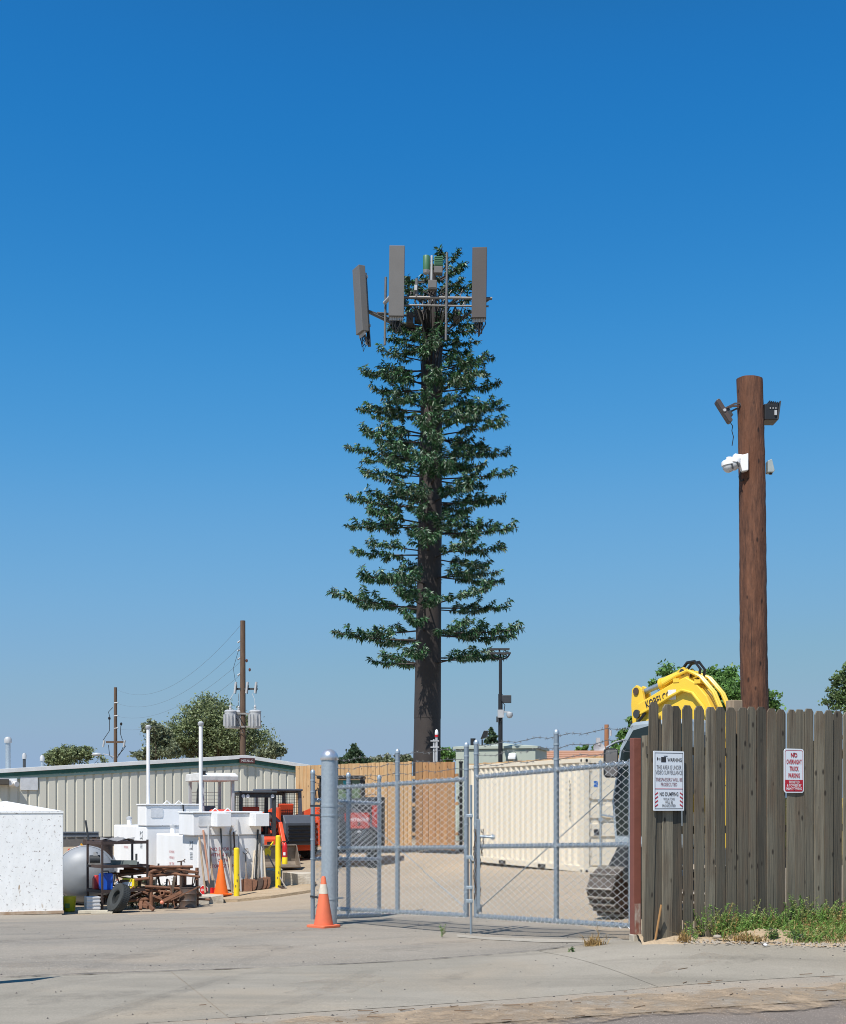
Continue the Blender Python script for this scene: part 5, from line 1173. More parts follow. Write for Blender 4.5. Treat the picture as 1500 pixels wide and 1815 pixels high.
# ------------------------------------------------------------ brown shelf and what stands on it
SD = 24.5
p = G(181, SD)
sh = thing('metal_shelf', 'brown steel shelf unit with three shelves in front of the tanks', 'shelf', p, R(40))
SL, SW = .98, .66; kz = lambda py: EYE+(HY-py)/F*SD-p.z
zs = [kz(1578), kz(1534), kz(1492)]
SHB = mat('brown_shelf_paint', (.085,.058,.05), .6, col2=(.06,.04,.035), scale=6)
for x in (0, SL):
    for y in (0, SW): MB().box(x-.018,x+.018,y-.018,y+.018,-.02,zs[2]+.03).build('upright', SHB, sh)
for z in zs: 
    b_ = MB().box(-.0,SL,.0,SW,z-.012,z).build('shelf_board', SHB, sh)
    MB().box(-.002,SL,-.022,-.0185,z-.05,z+.01).box(-.022,-.0185,.0,SW,z-.05,z+.01).box(0,SL,SW+.0185,SW+.022,z-.05,z+.01).build('shelf_edge', SHB, b_)
def on_shelf(x, y, k): return sh.matrix_basis @ Vector((x, y, zs[k]+.002))
M_sh = Matrix.Translation(p) @ Matrix.Rotation(R(40), 4, 'Z')
def on_shelf(x, y, k): return M_sh @ Vector((x, y, zs[k]+.002))
t = thing('jerry_can', 'red plastic petrol can on the lowest shelf', 'can', on_shelf(.10,.42,0), R(30)); MB().prism([(-.09,0),(.09,0),(.09,.2),(.03,.28),(-.05,.28),(-.09,.22)],-.07,.07).build('body', mat('red_plastic', (.60,.05,.04), .45), t, .015); MB().cyl((.05,0,.25),(.09,0,.33),.022,n=10).build('spout', BLACK, t)
t = thing('tool_case', 'blue plastic box with slanted shadow on the lowest shelf', 'box', on_shelf(.16,.18,0), R(20)); MB().prism(rrect(-.13,.13,0,.33,.03),-.10,.10).build('body', BLUE, t, .01); MB().tube([(-.06,0,.33),(-.05,0,.37),(.05,0,.37),(.06,0,.33)],.013,5).build('handle', BLACK, t)
t = thing('yellow_case', 'yellow plastic case at right end of the lowest shelf', 'box', on_shelf(.66,.2,0), R(-10)); MB().prism([(-.15,0),(.17,0),(.17,.2),(-.08,.22),(-.15,.05)],-.1,.1).build('body', YEL, t, .012); MB().box(-.1,.12,-.11,-.101,.06,.14).build('label', TXT_W, t)
t = thing('spray_bottle', 'small white bottle beside the blue box', 'bottle', on_shelf(.36,.08,0)); MB().lathe([(.035,0),(.037,.01),(.037,.11),(.015,.15),(.015,.18)],(0,0,0),12).build('body', TXT_W, t); MB().cyl((0,0,.18),(0,0,.2),.018).build('cap', RED, t)
t = thing('steel_channel', 'grey green steel channel lying on the middle shelf', 'steel bar', on_shelf(.35,.3,1), R(-8)); MB().box(0,.55,-.06,.06,.0,.06).build('web', mat('grey_green_steel', (.16,.19,.18), .6), t); MB().box(0,.55,-.06,-.05,.06,.09).build('flange', MATS['grey_green_steel'], t); MB().box(.5,.53,-.02,.02,.09,.22).build('lug', DARK, t)
t = thing('pump_motor', 'dark small engine on the left of the middle shelf', 'engine', on_shelf(.08,.5,1), R(20)); MB().cyl((-.1,0,.1),(.1,0,.1),.09,n=14).build('housing', DARK, t); MB().box(-.12,.12,-.09,.09,.0,.03).build('base', STEEL, t); MB().box(-.03,.05,-.05,.05,.18,.25).build('cap', LGREY, t)
rgs = thing('rag_pile', 'crumpled grey plastic sheet on top of the brown shelf', 'sheet', on_shelf(.45,.25,2), R(10)); rr = random.Random(4)
vs = [(x*.11-.33, y*.1-.2, max(.003, .035+.035*math.sin(x*1.7+y)+rr.uniform(-.02,.03))) for y in range(5) for x in range(7)]
MB().add(vs, [(y*7+x,y*7+x+1,(y+1)*7+x+1,(y+1)*7+x) for y in range(4) for x in range(6)]).build('sheet', mat('grey_sheet', (.28,.27,.26), .5), rgs)
t = thing('white_crate', 'white louvred plastic crate on the ground under the shelf', 'crate', G(163,24.4), R(30))
MB().box(-.13,.13,-.1,.1,0,.30).build('body', TXT_W, t, .01)
for z in (.06,.13,.20,.27): MB().box(-.135,.135,-.112,-.101,z,z+.03).build('slat', TXT_W, t)
t = thing('scrap_plank', 'pale broken board on the ground below the shelf', 'board', G(172,24.0), R(10)); MB().box(-.35,.2,-.08,.08,0,.05).build('board', mat('pale_board', (.60,.54,.42), .8), t); MB().box(-.1,.3,-.2,-.09,.0,.03).build('board', MATS['pale_board'], t)
t = thing('bucket', 'yellow plastic bucket between white tank and shelf', 'bucket', G(123,24.6)); MB().lathe([(.105,0),(.11,.01),(.128,.27),(.135,.275),(.135,.295),(.12,.297),(.10,.03),(.01,.025)],(0,0,0),22).build('body', YEL, t); MB().lathe([(.132,.21),(.134,.235)],(0,0,0),22).build('rim', YEL, t); MB().tube([(.13*math.cos(R(a)),-.02,.25+.0-.10*math.sin(R(a))) for a in range(0,181,20)],.004,4).build('bail', STEEL, t)
MB().box(-.05,.04,-.128,-.122,.07,.16).build('label', mat('bucket_label', (.28,.36,.10), .5), t)
t = thing('tyre', 'worn black car tyre leaning on the brown shelf', 'tyre', G(201,24.15)); t.rotation_euler = (R(-22), 0, R(-50))
prof = []
for a in range(0,361,24): prof.append((.215+.075*max(-1,min(1,1.35*math.cos(R(a)))), .085*max(-1,min(1,1.3*math.sin(R(a))))))
MB().lathe(prof,(0,0,.29),36,Matrix.Rotation(R(90),3,'X') ).build('carcass', RUBBER, t)
tr_ = MB()
for k in range(48):
    a = R(7.5*k)
    for y in (-.05,0,.05): tr_.bar((.288*math.cos(a),y-.018,.29+.288*math.sin(a)),(.288*math.cos(a),y+.018,.29+.288*math.sin(a)),.018,.012,(math.cos(a),0,math.sin(a)))
tag(tr_.build('tread_blocks', RUBBER, t), kind='stuff')
# machine parts behind the shelf
t = thing('hydraulic_parts', 'orange and yellow machine coupling behind the shelf', 'machine part', G(138,26.9,.85), 0)
MB().lathe([(.03,-.04),(.1,-.02),(.1,.02),(.03,.04)],(-.05,0,.1),14,Matrix.Rotation(R(90),3,'X')).build('hub', MRED, t)
for k in range(6): MB().bar((-.05,0,.1),(-.05+.22*math.cos(R(60*k+15)),0,.1+.22*math.sin(R(60*k+15))),.05,.05).build('spoke', MRED, t)
MB().tube([(.04,.05,-.1),(.12,.03,.05),(.22,.0,.18),(.28,.0,.3),(.36,.05,.36),(.44,.05,.3)],.05,8).build('yellow_arm', mat('yellow_orange', (.78,.36,.02), .5), t)
MB().box(-.6,.5,.15,.3,-.75,-.05).build('stand', RUST_D, t)
t = thing('drum', 'brown ribbed steel drum behind the middle shelf', 'drum', G(178,27.0)); MB().lathe([(.26,0),(.27,.02),(.26,.04),(.26,.4),(.275,.42),(.26,.44),(.26,.8),(.275,.82),(.26,.84),(.26,1.28),(.27,1.3),(.25,1.31),(.01,1.31)],(0,0,0),22).build('shell', RUST_D, t); MB().lathe([(.03,0),(.03,.02)],(.1,0,1.31),8).build('bung', LGREY, t)
t = thing('steel_beam', 'dark steel beam stacked below the shed siding', 'beam', G(140,29.5,1.1), R(6)); MB().box(-.9,.45,0,.12,.05,.14).build('web', GREY, t); MB().box(-.9,.45,-.03,.15,.14,.17).build('flange', GREY, t); MB().box(-.8,-.7,.02,.1,-1.2,.05).box(.3,.4,.02,.1,-1.2,.05).build('stand', RUST_D, t)
t = thing('triangular_plate', 'rusty triangular steel plate with yellow strut behind shelf', 'steel plate', G(160,26.6), R(15)); MB().prism([(-.3,.0),(.45,.0),(.1,1.28),(-.15,1.35)],-.02,.02).build('plate', RUST_D, t); MB().bar((-.2,-.04,1.25),(.25,-.04,.72),.03,.04).build('strut', MATS['yellow_orange'], t); MB().box(-.18,.12,-.035,-.021,.75,.92).build('plate_tag', RUST, t); MB().cyl((-.02,0,1.2),(-.1,0,1.75),.022,n=8).build('pin', DARK, t)
# ------------------------------------------------------------ pipe rack, pipes, drum
RD = 25.0
p = G(262, RD); kz = lambda py: EYE+(HY-py)/F*RD-p.z; kx = lambda px: (px-262)/F*RD
rk = thing('pipe_rack', 'welded rusty pipe rack in front of the white tanks', 'rack', p, 0)
for a, b in (((213,1562),(265,1556)),((265,1552),(323,1548)),((213,1597),(323,1588))):
    MB().cyl((kx(a[0]),0,kz(a[1])),(kx(b[0]),.0 if b[0] < 300 else .25,kz(b[1])),.034,n=9).build('rail', RUST, rk)
for px, y, yt in ((268,0,1548),(213,0,1562),(323,.25,1500 if False else 1548),(236,.55,1555),(300,.6,1545),(340,.55,1540)): MB().cyl((kx(px),y,-.03),(kx(px),y,kz(yt)),.036,n=9).build('leg', RUST, rk)
MB().tube([(kx(265),0,kz(1552)),(kx(266),0,kz(1546)),(kx(272),0,kz(1543)),(kx(285),.1,kz(1541))],.036,8).build('elbow', RUST, rk)
rr = random.Random(21); pm_ = {}
for r in (.018,.024,.03):
    m_ = MB().cyl((-.5,0,0),(.5,0,0),r,n=8,caps=False).cyl((-.5,0,0),(.5,0,0),r*.7,n=8,caps=True).mesh('pipe'); m_.materials.append(RUST); m_.materials.append(RUST_D); pm_[r] = m_
for k in range(34):
    topl = k < 15
    px = rr.uniform(238,305) if topl else rr.uniform(225,315); py_ = rr.uniform(1536,1551)-(px-262)*.06 if topl else rr.uniform(1572,1602)-(px-262)*.1
    r = rr.choice((.018,.024,.03)); L_ = rr.uniform(.7,1.35) if topl else rr.uniform(.6,1.4)
    o = inst('rusty_pipe', pm_[r], None, Vector(p)+Vector((kx(px), rr.uniform(.05,.5), kz(py_))), (0, R(rr.uniform(-5,9)), R(rr.uniform(-12,22))), (L_,1,1))
    tag(o, 'rusty steel pipe lying in the jumble on the upper rack rails' if topl else 'rusty steel pipe lying in the jumble under the pipe rack', 'pipe', 'rusty pipes on the rack' if topl else 'rusty pipes under the rack')
for k, (a, b, nm) in enumerate((((246,1602),(262,1607),'leftmost'),((256,1598),(272,1612),'steep diagonal'),((286,1598),(322,1580),'long diagonal'),((250,1597),(249,1611),'upright'))):
    A = P(a[0],a[1],24.4); B = P(b[0],b[1],24.3); o = MB().bar((0,0,0),B-A,.06,.06).build('angle_iron', RUST, None, loc=A); tag(o, nm+' red brown steel bar on the ground before the rack', 'steel bar', 'loose steel bars')
for k, (a, b, nm) in enumerate((((325,1536),(340,1537),'upper'),((300,1541),(337,1539),'middle'),((302,1546),(334,1547),'lower'))):
    A = P(a[0]-28,a[1],25.3); B = P(b[0],b[1],25.4); o = MB().box(0,(B-A).length,-.04,.04,-.03,.03).build('channel_iron', RUST_D, None, loc=A); tag(o, nm+' dark rusty channel at right end of the rack top', 'steel bar', 'channels on the rack')
for k, (a, b, nm) in enumerate((((281,1530),(274,1580),'tall black'),((296,1557),(294,1582),'short black'))):
    A = P(a[0],a[1],25.25); B = P(b[0],b[1],25.2); o = MB().cyl((0,0,0),A-B,.02,n=7).build('steel_rod', DARK, None, loc=B); tag(o, nm+' rod standing in the pipe rack', 'rod')
t = thing('jack_stand', 'thin rusty stand with a forked top at the black drum', 'stand', G(321,25.1)); z_ = lambda py: EYE+(HY-py)/F*25.1-t.location.z
MB().cyl((0,0,0),(0,0,z_(1545)),.035,n=8).cyl((0,0,z_(1545)),(0,0,z_(1526)),.018,n=8).build('post', RUST_D, t); MB().tube([(-.08,0,z_(1527)),(0,0,z_(1526)),(.05,0,z_(1525)),(.08,0,z_(1522))],.012,5).tube([(.04,0,z_(1525)),(.08,0,z_(1528))],.01,5).build('fork', RUST_D, t); MB().box(-.15,.15,-.15,.15,0,.02).build('foot', RUST_D, t)
t = thing('black_drum', 'small dented black steel drum at the end of the pipe rack', 'drum', G(333,25.2))
MB().lathe([(.175,0),(.183,.01),(.178,.02),(.178,.13),(.186,.145),(.178,.16),(.178,.27),(.186,.285),(.178,.30),(.178,.40),(.186,.405),(.186,.42),(.17,.42),(.165,.05),(.01,.05)],(0,0,0),26).build('shell', mat('drum_black', (.05,.055,.06), .5, col2=(.12,.07,.045), scale=5, amount=.3), t)
MB().tube([(.05,.0,.1),(.1,.02,.62)],.014,5).build('scrap_rod', RUST_D, t); MB().tube([(-.05,.05,.1),(.12,.05,.5),(.15,.05,.72)],.012,5).build('scrap_rod', RUST_D, t)
t = thing('scrap_disc', 'rusty round flange lying in the pipes beside the drum', 'flange', P(288,1583,24.9)); MB().lathe([(.05,-.06),(.05,.06),(.028,.062),(.026,-.05)],(0,0,0),16,Matrix.Rotation(R(75),3,'X')).build('ring', RUST, t)
t = thing('orange_cap', 'small pinkish orange plastic cap at the end of a pipe', 'cap', P(287,1599,24.35)); MB().lathe([(.033,-.04),(.036,-.03),(.036,.03),(.02,.045),(.005,.047)],(0,0,0),14,Matrix.Rotation(R(80),3,'X')).build('cap', mat('pink_orange', (.75,.25,.15), .5), t)

rr = random.Random(77); SCM = [RUST, RUST_D, RUST, DARK, STEEL]
for k in range(22):
    px = rr.uniform(212, 318); d = rr.uniform(24.75, 25.7); p0 = G(px, d); L_ = rr.uniform(.35, .95); az = rr.uniform(0, 6.28); el = rr.uniform(.05, .5) if k % 3 else rr.uniform(.9, 1.4)
    e = Vector((math.cos(az)*math.cos(el)*L_, .35*math.sin(az)*math.cos(el)*L_, math.sin(el)*L_)); zb = rr.uniform(.03, .30) if k % 3 else .02
    o = (MB().bar((0,0,0), e, rr.uniform(.02,.05), rr.uniform(.012,.04)) if k % 2 else MB().tube([(0,0,0), e*.5+Vector((0,0,.02)), e], rr.uniform(.012,.024), 6)).build('scrap_bar', SCM[k % 5], None, loc=p0+Vector((0,0,zb)))
    tag(o, 'upright scrap rod sticking out of the pipe rack jumble' if k % 3 == 0 else 'loose scrap bar lying in the jumble below the pipe rack', 'scrap', 'upright scrap rods' if k % 3 == 0 else 'loose scrap bars')
mb = MB(); rn0 = np.random.RandomState(31)
for k in range(900):
    px = rn0.uniform(222, 312); d = rn0.uniform(25.3, 26.2); g_ = G(px, d, abs(rn0.normal())*.22); a_ = Vector(rn0.normal(size=3)).normalized(); b_ = a_.cross(Vector(rn0.normal(size=3))).normalized(); s_ = rn0.uniform(.02, .05)
    mb.add([g_-a_*s_, g_+b_*s_*.4, g_+a_*s_, g_-b_*s_*.4], [(0,1,2,3)], int(rn0.rand() < .3))
tag(mb.build('rack_weeds', (LEAF_A, GRASS_Y)), 'green and dry weeds growing up under the pipe rack', 'weeds', kind='stuff')
# ------------------------------------------------------------ skid steer loaders
def wheel(t, x, y, r, w_, name='wheel'):
    wl = MB().lathe([(r*.55,-w_/2),(r*.93,-w_/2),(r,-w_*.36),(r,w_*.36),(r*.93,w_/2),(r*.55,w_/2)],(x,y,r),22,Matrix.Rotation(R(90),3,'X')).build(name, RUBBER, t)
    MB().lathe([(r*.5,-w_*.3),(r*.54,w_*.42),(r*.2,w_*.3),(.02,w_*.32)],(x,y,r),16,Matrix.Rotation(R(-90 if y > 0 else 90),3,'X')).build('rim', LGREY, wl)
    for k in range(16):
        a = R(22.5*k); MB().bar((x+r*1.01*math.cos(a),y-w_*.42,r+r*1.01*math.sin(a)),(x+r*1.01*math.cos(a+.15),y+w_*.42,r+r*1.01*math.sin(a+.15)),.03,.035,(math.cos(a),0,math.sin(a))).build('lug', RUBBER, wl)
def skid_steer(label, p, rz, cage_m, hood_m, bucket, seat=True, arms=True, text=None, mesh_win=True):
    t = thing('skid_steer', label, 'skid steer', p, rz)      # local +x is the front
    for x in (-.42, .52):
        for y in (-.68, .68): wheel(t, x, y, .38, .26)
    MB().prism([(-.95,.25),(.85,.25),(.95,.55),(.80,.80),(-.95,.85)], -.52, .52).build('body', MRED, t, .02)
    # cage: four posts and roof
    z0, z1 = .85, 2.02
    for y in (-.46, .46):
        MB().bar((.62,y,z0-.05),(.66,y,z1-.1),.09,.09).build('cage_post', cage_m, t); MB().bar((-.38,y,z0),(-.30,y,z1-.04),.10,.08).build('cage_post', cage_m, t)
        MB().bar((-.32,y,z1-.06),(.70,y,z1-.06),.07,.10).build('cage_rail', cage_m, t)
        MB().bar((-.36,y,1.15),(.62,y,.95),.05,.06).build('side_brace', cage_m, t)
    MB().box(-.42,.78,-.52,.52,z1-.05,z1+.02).build('roof', cage_m, t, .025)
    MB().box(.60,.70,-.44,.44,z1-.16,z1-.05).build('cage_header', cage_m, t, .01)
    for y in (-.40,-.28,.40): MB().cyl((.70,y,z1-.12),(.73,y,z1-.12),.05,n=12).build('head_lamp', TXT_W, t)
    MB().box(-.40,-.34,-.46,.46,.85,1.25).build('cab_back', BLACK, t)
    ms = MB()
    for k in range(9): ms.cyl((-.34,-.42,1.27+.075*k),(-.34,.42,1.27+.075*k),.006,n=4)
    for k in range(12): ms.cyl((-.34,-.42+.076*k,1.25),(-.34,-.42+.076*k,1.92),.006,n=4)
    tag(ms.build('rear_grille', BLACK, t), kind='stuff')
    if seat:
        s_ = MB().box(-.28,.22,-.26,.26,.92,1.05).build('seat', MRED, t, .04); MB().prism([(-.30,1.05),(-.18,1.05),(-.26,1.62),(-.36,1.60)],-.25,.25).build('backrest', MRED, s_, .03)
        for y in (-.3,.3): MB().tube([(.35,y,.7),(.38,y,1.1),(.32,y,1.28)],.018,5).build('control_lever', BLACK, t)
    MB().box(.0,.6,-.42,.42,.80,.852).build('cab_floor', BLACK, t)
    hd_ = MB().prism([(-1.18,.42),(-.45,.42),(-.45,1.28),(-1.05,1.28),(-1.18,1.05)],-.50,.50).build('engine_hood', hood_m, t, .03)
    for k in range(5): MB().box(-1.215,-1.185,-.40,.40,.50+.11*k,.545+.11*k).build('louvre', BLACK, hd_, .005)
    if arms:
        for y in (-.64, .64):
            MB().prism([(-1.10,1.05),(-.95,1.45),(-.75,1.48),(.65,1.18),(1.25,.45),(1.15,.30),(1.0,.40),(.55,1.0),(-.75,1.28),(-.95,1.0)],y-.05,y+.05).build('lift_arm', MRED, t, .01)
            MB().cyl((-.5,y,.7),(.45,y,1.05),.035,n=8).build('lift_cylinder', STEEL, t)
            MB().prism([(-1.15,.40),(-.80,.40),(-.75,1.5),(-1.1,1.5)],y*1.02-.06,y*1.02+.02).build('arm_tower', MRED, t, .01)
    if text: lettering(text, .78, .13, TXT_W, t, face_m((-.97,-.70,.95),(0,0,-1),(1,0,0)))
    if bucket:
        bk = MB().prism([(1.12,.02),(1.75,.0),(1.78,.03),(1.22,.06),(1.12,.14),(1.14,.52),(1.28,.58),(1.27,.6),(1.10,.55),(1.07,.12)],-.92,.92).build('bucket', mat('worn_bucket', (.32,.27,.22), .5, .5, col2=(.20,.16,.12), scale=5), t)
        for y in (-.93,.92): MB().prism([(1.08,.01),(1.75,.0),(1.28,.59),(1.1,.55)],y,y+.015).build('bucket_side', MATS['worn_bucket'], bk)
        MB().box(1.0,1.09,-.5,.5,.12,.5).build('quick_coupler', BLACK, bk)
    MB().box(.86,.93,-.48,.48,.50,.74).build('front_panel', MRED, t, .01); 
    for y in (-.3,.2): MB().box(.931,.938,y,y+.16,.57,.67).build('panel_slot', BLACK, t)
    MB().box(.931,.94,-.42,-.32,.68,.73).build('amber_lamp', YEL, t)
    return t
p = G(447, 34.3)
skid_steer('orange red skid steer with dark cage facing the gate', p, R(-70), DARK, GREY, True)
p = G(497, 36.6)
s2 = skid_steer('grey hooded skid steer turned away beside the cedar fence', p, R(125), GREY, GREY, False, text='THOMAS')
# white roofed tractor behind the tanks
p = G(374, 33.2)
t = thing('compact_tractor', 'white roofed open cab machine behind the front fuel tank', 'tractor', p, R(-60))
k_ = lambda py: EYE+(HY-py)/F*33.2-p.z
zr = k_(1380)
MB().prism([(-.60,zr-.02),(-.55,zr+.12),(.45,zr+.15),(.66,zr+.07),(.64,zr-.06),(-.58,zr-.08)],-.52,.52).build('roof', mat('old_white', (.74,.73,.70), .6, col2=(.5,.49,.46), scale=5), t, .02)
for x, y in ((-.48,-.42),(-.48,.42),(.5,-.42),(.5,.42)): MB().bar((x,y,.8),(x*.98,y,zr-.02),.07,.07).build('cab_post', LGREY, t)
s_ = MB().prism([(-.35,1.0),(-.22,1.0),(-.28,1.65),(-.42,1.62)],-.24,.24).build('seat_back', GREY, t, .03); MB().box(-.35,.15,-.24,.24,.9,1.02).build('seat_cushion', GREY, s_, .03)
MB().box(-.9,1.1,-.4,.4,.45,.9).build('chassis', MRED, t, .03)
for y in (-.55,.5): 
    wheel(t, -.5, y, .5, .3); wheel(t, .85, y*.95, .33, .22)
    MB().prism([(-1.05,.85),(-.85,1.2),(-.4,1.32),(.05,1.15),(.1,.9)],y-.12,y+.12).build('fender', MRED, t, .02)
rr = random.Random(8)
hs_ = MB()
for k in range(7): hs_.tube([(.5,-.5,zr-.1),(.55+rr.uniform(-.15,.1),-.55,zr-.35),(.5+rr.uniform(-.2,.2),-.52,1.4),(.45+rr.uniform(-.1,.1),-.45,1.0)],.02,5)
hs_.build('hoses', BLACK, t); ms = MB()
for k in range(10): ms.cyl((-.52,-.4,1.2+.09*k),(-.52,.4,1.2+.09*k),.008,n=4)
ms.build('rear_grille', LGREY, t); MB().box(.5,.62,-.5,-.38,zr+.1,zr+.2).build('work_lamp', BLACK, t); MB().prism([(.2,.9),(1.25,.9),(1.2,1.25),(1.0,1.5),(.7,1.56),(.35,1.45),(.2,1.2)],-.3,.3).build('engine_cover', MRED, t, .05)

# ------------------------------------------------------------ small orange digger behind the left gate leaf
p = G(622, 33.2)
t = thing('mini_excavator', 'small black and orange digger parked behind the left gate leaf', 'excavator', p, 0)
k_ = lambda py: EYE+(HY-py)/F*33.2-p.z; kx = lambda px: (px-622)/F*33.2
for x in (-.72,.42):
    tr = MB().prism(rrect(-.0,.30,.0,.42,.10),-.3,1.5, None).build('track', RUBBER, t, loc=(x,0,0))
    for k in range(8): MB().box(-.004,.304,-.315,-.30,.03+.048*k,.055+.048*k).build('grouser', RUBBER, tr)
MB().box(-.5,.5,0,1.3,.42,.55).build('undercarriage', DARK, t)
cw = MB().add([(x*.8 if False else x, y, z) for x, y, z in ((-.86,.25,.55),(-.55,-.12,.55),(.55,-.12,.55),(.86,.25,.55),(.86,1.5,.55),(-.86,1.5,.55),(-.86,.25,k_(1412)),(-.5,-.1,k_(1418)),(.5,-.1,k_(1418)),(.86,.25,k_(1412)),(.86,1.5,k_(1412)),(-.86,1.5,k_(1412)))],
   [(5,4,3,2,1,0),(6,7,8,9,10,11),(0,1,7,6),(1,2,8,7),(2,3,9,8),(3,4,10,9),(4,5,11,10),(5,0,6,11)]).build('counterweight', DARK, t, .03)
MB().prism(rrect(kx(617),kx(655),k_(1468),k_(1440),.05),-.165,-.122).build('rear_panel', mat('faded_machine_red', (.48,.06,.04), .5), cw, .01)
MB().prism([(kx(659),k_(1464)),(kx(670),k_(1467)),(kx(671),k_(1424)),(kx(659),k_(1425))],-.10,.02).build('side_panel', MATS['faded_machine_red'], cw); MB().prism([(kx(611),k_(1455)),(kx(613.5),k_(1457)),(kx(613),k_(1441)),(kx(610.5),k_(1441))],-.14,.0).build('side_panel', MATS['faded_machine_red'], cw)
lettering('HITACHI', .50, .10, TXT_W, cw, face_m((kx(636),-.168,k_(1452)),(1,0,0),(0,0,1)), bold=.03)
MB().box(kx(634),kx(639),-.169,-.166,k_(1463),k_(1456)).build('lock_plate', BLACK, cw); MB().prism([(kx(632),k_(1475)),(kx(641),k_(1475)),(kx(636.5),k_(1469))],-.126,-.123).build('warning_label', TXT_W, cw)
cx0, cx1 = kx(562), kx(640); zc0, zc1 = k_(1418), k_(1375)
for x, y in ((cx0+.05,.3),(cx1,.3),(cx0+.05,1.4),(cx1,1.4)): MB().bar((x,y,zc0),(x*.97,y,zc1-.05),.08,.08).build('cab_post', BLACK, t)
MB().prism(rrect(cx0-.04,cx1+.05,zc1-.07,zc1+.02,.03),.2,1.5).build('cab_roof', BLACK, t, .02)
MB().box(cx0+.1,cx1-.05,.33,.345,zc0,zc1-.1).build('rear_window', GLASS_G, t); MB().box(kx(606),kx(612),.31,.325,zc0+.3,zc1-.12).build('window_sticker', mat('teal_sticker', (.05,.42,.42), .5), t)
MB().box(kx(620)-.02,kx(620)+.02,.3,.325,zc0,zc1-.1).build('window_bar', BLACK, t); MB().tube([(cx0-.05,.25,zc0),(cx0-.07,.25,zc1-.4),(cx0+.0,.25,zc1-.32),(cx0+.03,.25,zc0)],.018,5).build('grab_rail', BLACK, t)

# ------------------------------------------------------------ yellow excavator behind the wooden fence
fw = Vector((-.75,.66,0)).normalized(); O = Vector((4.786,18.21,0)); O.z = gz(O.x,O.y)
erz = math.atan2(fw.y, fw.x)
ex = thing('excavator', 'yellow boom excavator with grey cab behind the wooden fence', 'excavator', O, erz)
def under(M):
    for sgn in (-1, 1):
        y0 = sgn*.78-.225
        poly = [(-1.15,.15),(-1.0,.03),(1.0,.03),(1.25,.22),(1.36,.46),(1.25,.68),(1.02,.80),(-1.0,.80),(-1.28,.6),(-1.3,.35)]
        tk = MB().prism([(x*.93,.04+z*.93) for x, z in poly], y0+.07, y0+.38, M).build('track_frame', mat('track_dark', (.05,.04,.033), .8, col2=(.03,.025,.02), scale=8), ex)
        n = len(poly)
        for i in range(n):
            a = Vector((poly[i][0],0,poly[i][1])); b = Vector((poly[(i+1) % n][0],0,poly[(i+1) % n][1])); L_ = (b-a).length; m_ = max(1, round(L_/.175))
            for k in range(m_):
                q0 = a.lerp(b,(k+.04)/m_); q1 = a.lerp(b,(k+.96)/m_); d_ = (q1-q0).normalized(); nn = Vector((d_.z,0,-d_.x))
                MB().bar(M @ Vector((q0.x,y0+.225,q0.z)), M @ Vector((q1.x,y0+.225,q1.z)), .45, .03, M.to_3x3() @ -nn).build('track_shoe', mat('worn_shoe', (.115,.095,.08), .7, .2, col2=(.06,.05,.042), scale=6), tk)
                c_ = q0+nn*.03; MB().bar(M @ Vector((c_.x,y0,c_.z)), M @ Vector((c_.x,y0+.45,c_.z)), .022, .05, M.to_3x3() @ nn).build('grouser', mat('bright_grouser', (.42,.38,.33), .5, .4), tk)
        for x in (-.6,-.1,.4): MB().cyl(M @ Vector((x,y0+.4,.2)), M @ Vector((x,y0+.02,.2)), .12, n=12).build('roller', MATS['track_dark'], tk)
        MB().cyl(M @ Vector((.98,y0+.42,.43)), M @ Vector((.98,y0+.01,.43)), .28, n=16).build('idler_wheel', mat('idler_brown', (.14,.09,.065), .8), tk)
    MB().box(-.8,.8,-.55,.55,.3,.72,M).build('car_body', DARK, ex)
u_ang = math.atan2(-.80,-.60)-erz
Uo = Vector(((1110-750)/F*18.9, 18.9, O.z))-fw*0
loc_c = Matrix.Rotation(-erz,4,'Z') @ (Vector((4.14,19.55,O.z))-O)
under(Matrix.Translation((loc_c.x,loc_c.y,-.06)) @ Matrix.Rotation(u_ang,4,'Z') @ Matrix.Diagonal((1,1,.88,1)))
MB().box(-1.3,1.2,-.95,.95,.80,1.02).build('turntable_deck', DARK, ex)
MB().prism([(-1.5,1.03),(.1,1.03),(.1,1.75),(-1.35,1.75),(-1.55,1.5)],-.95,.2).build('engine_house', EXY, ex, .03)
MB().prism([(-1.75,.95),(-1.5,.9),(-1.5,1.7),(-1.7,1.65)],-.95,.95).build('counterweight', EXY, ex, .04)
ZR = 2.88
cab = MB()
poly = [(.42,1.03),(1.60,1.03),(1.66,1.7),(1.52,2.5),(1.32,2.86),(1.0,ZR),(.35,ZR),(.30,2.7)]
cb_ = MB().prism(poly, .30, 1.12).build('cab', EXD, ex, .05)
inner = [(.50,1.2),(1.55,1.2),(1.60,1.75),(1.47,2.44),(1.27,2.74),(.95,2.81),(.46,2.81)]
MB().prism(inner, 1.121, 1.13).build('side_window', GLASS, cb_); MB().prism(inner, .28, .299).build('side_window', GLASS, cb_)
MB().add([(1.672,.38,1.72),(1.672,1.05,1.72),(1.532,1.05,2.48),(1.532,.38,2.48)],[(0,1,2,3)]).build('windscreen', GLASS, cb_)
MB().add([(1.608,.40,1.15),(1.608,1.03,1.15),(1.66,1.03,1.66),(1.66,.40,1.66)],[(0,1,2,3)]).build('lower_windscreen', GLASS, cb_)
MB().add([(.34,.38,1.55),(.34,1.05,1.55),(.29,1.05,2.65),(.29,.38,2.65)],[(3,2,1,0)]).build('rear_window', GLASS, cb_)
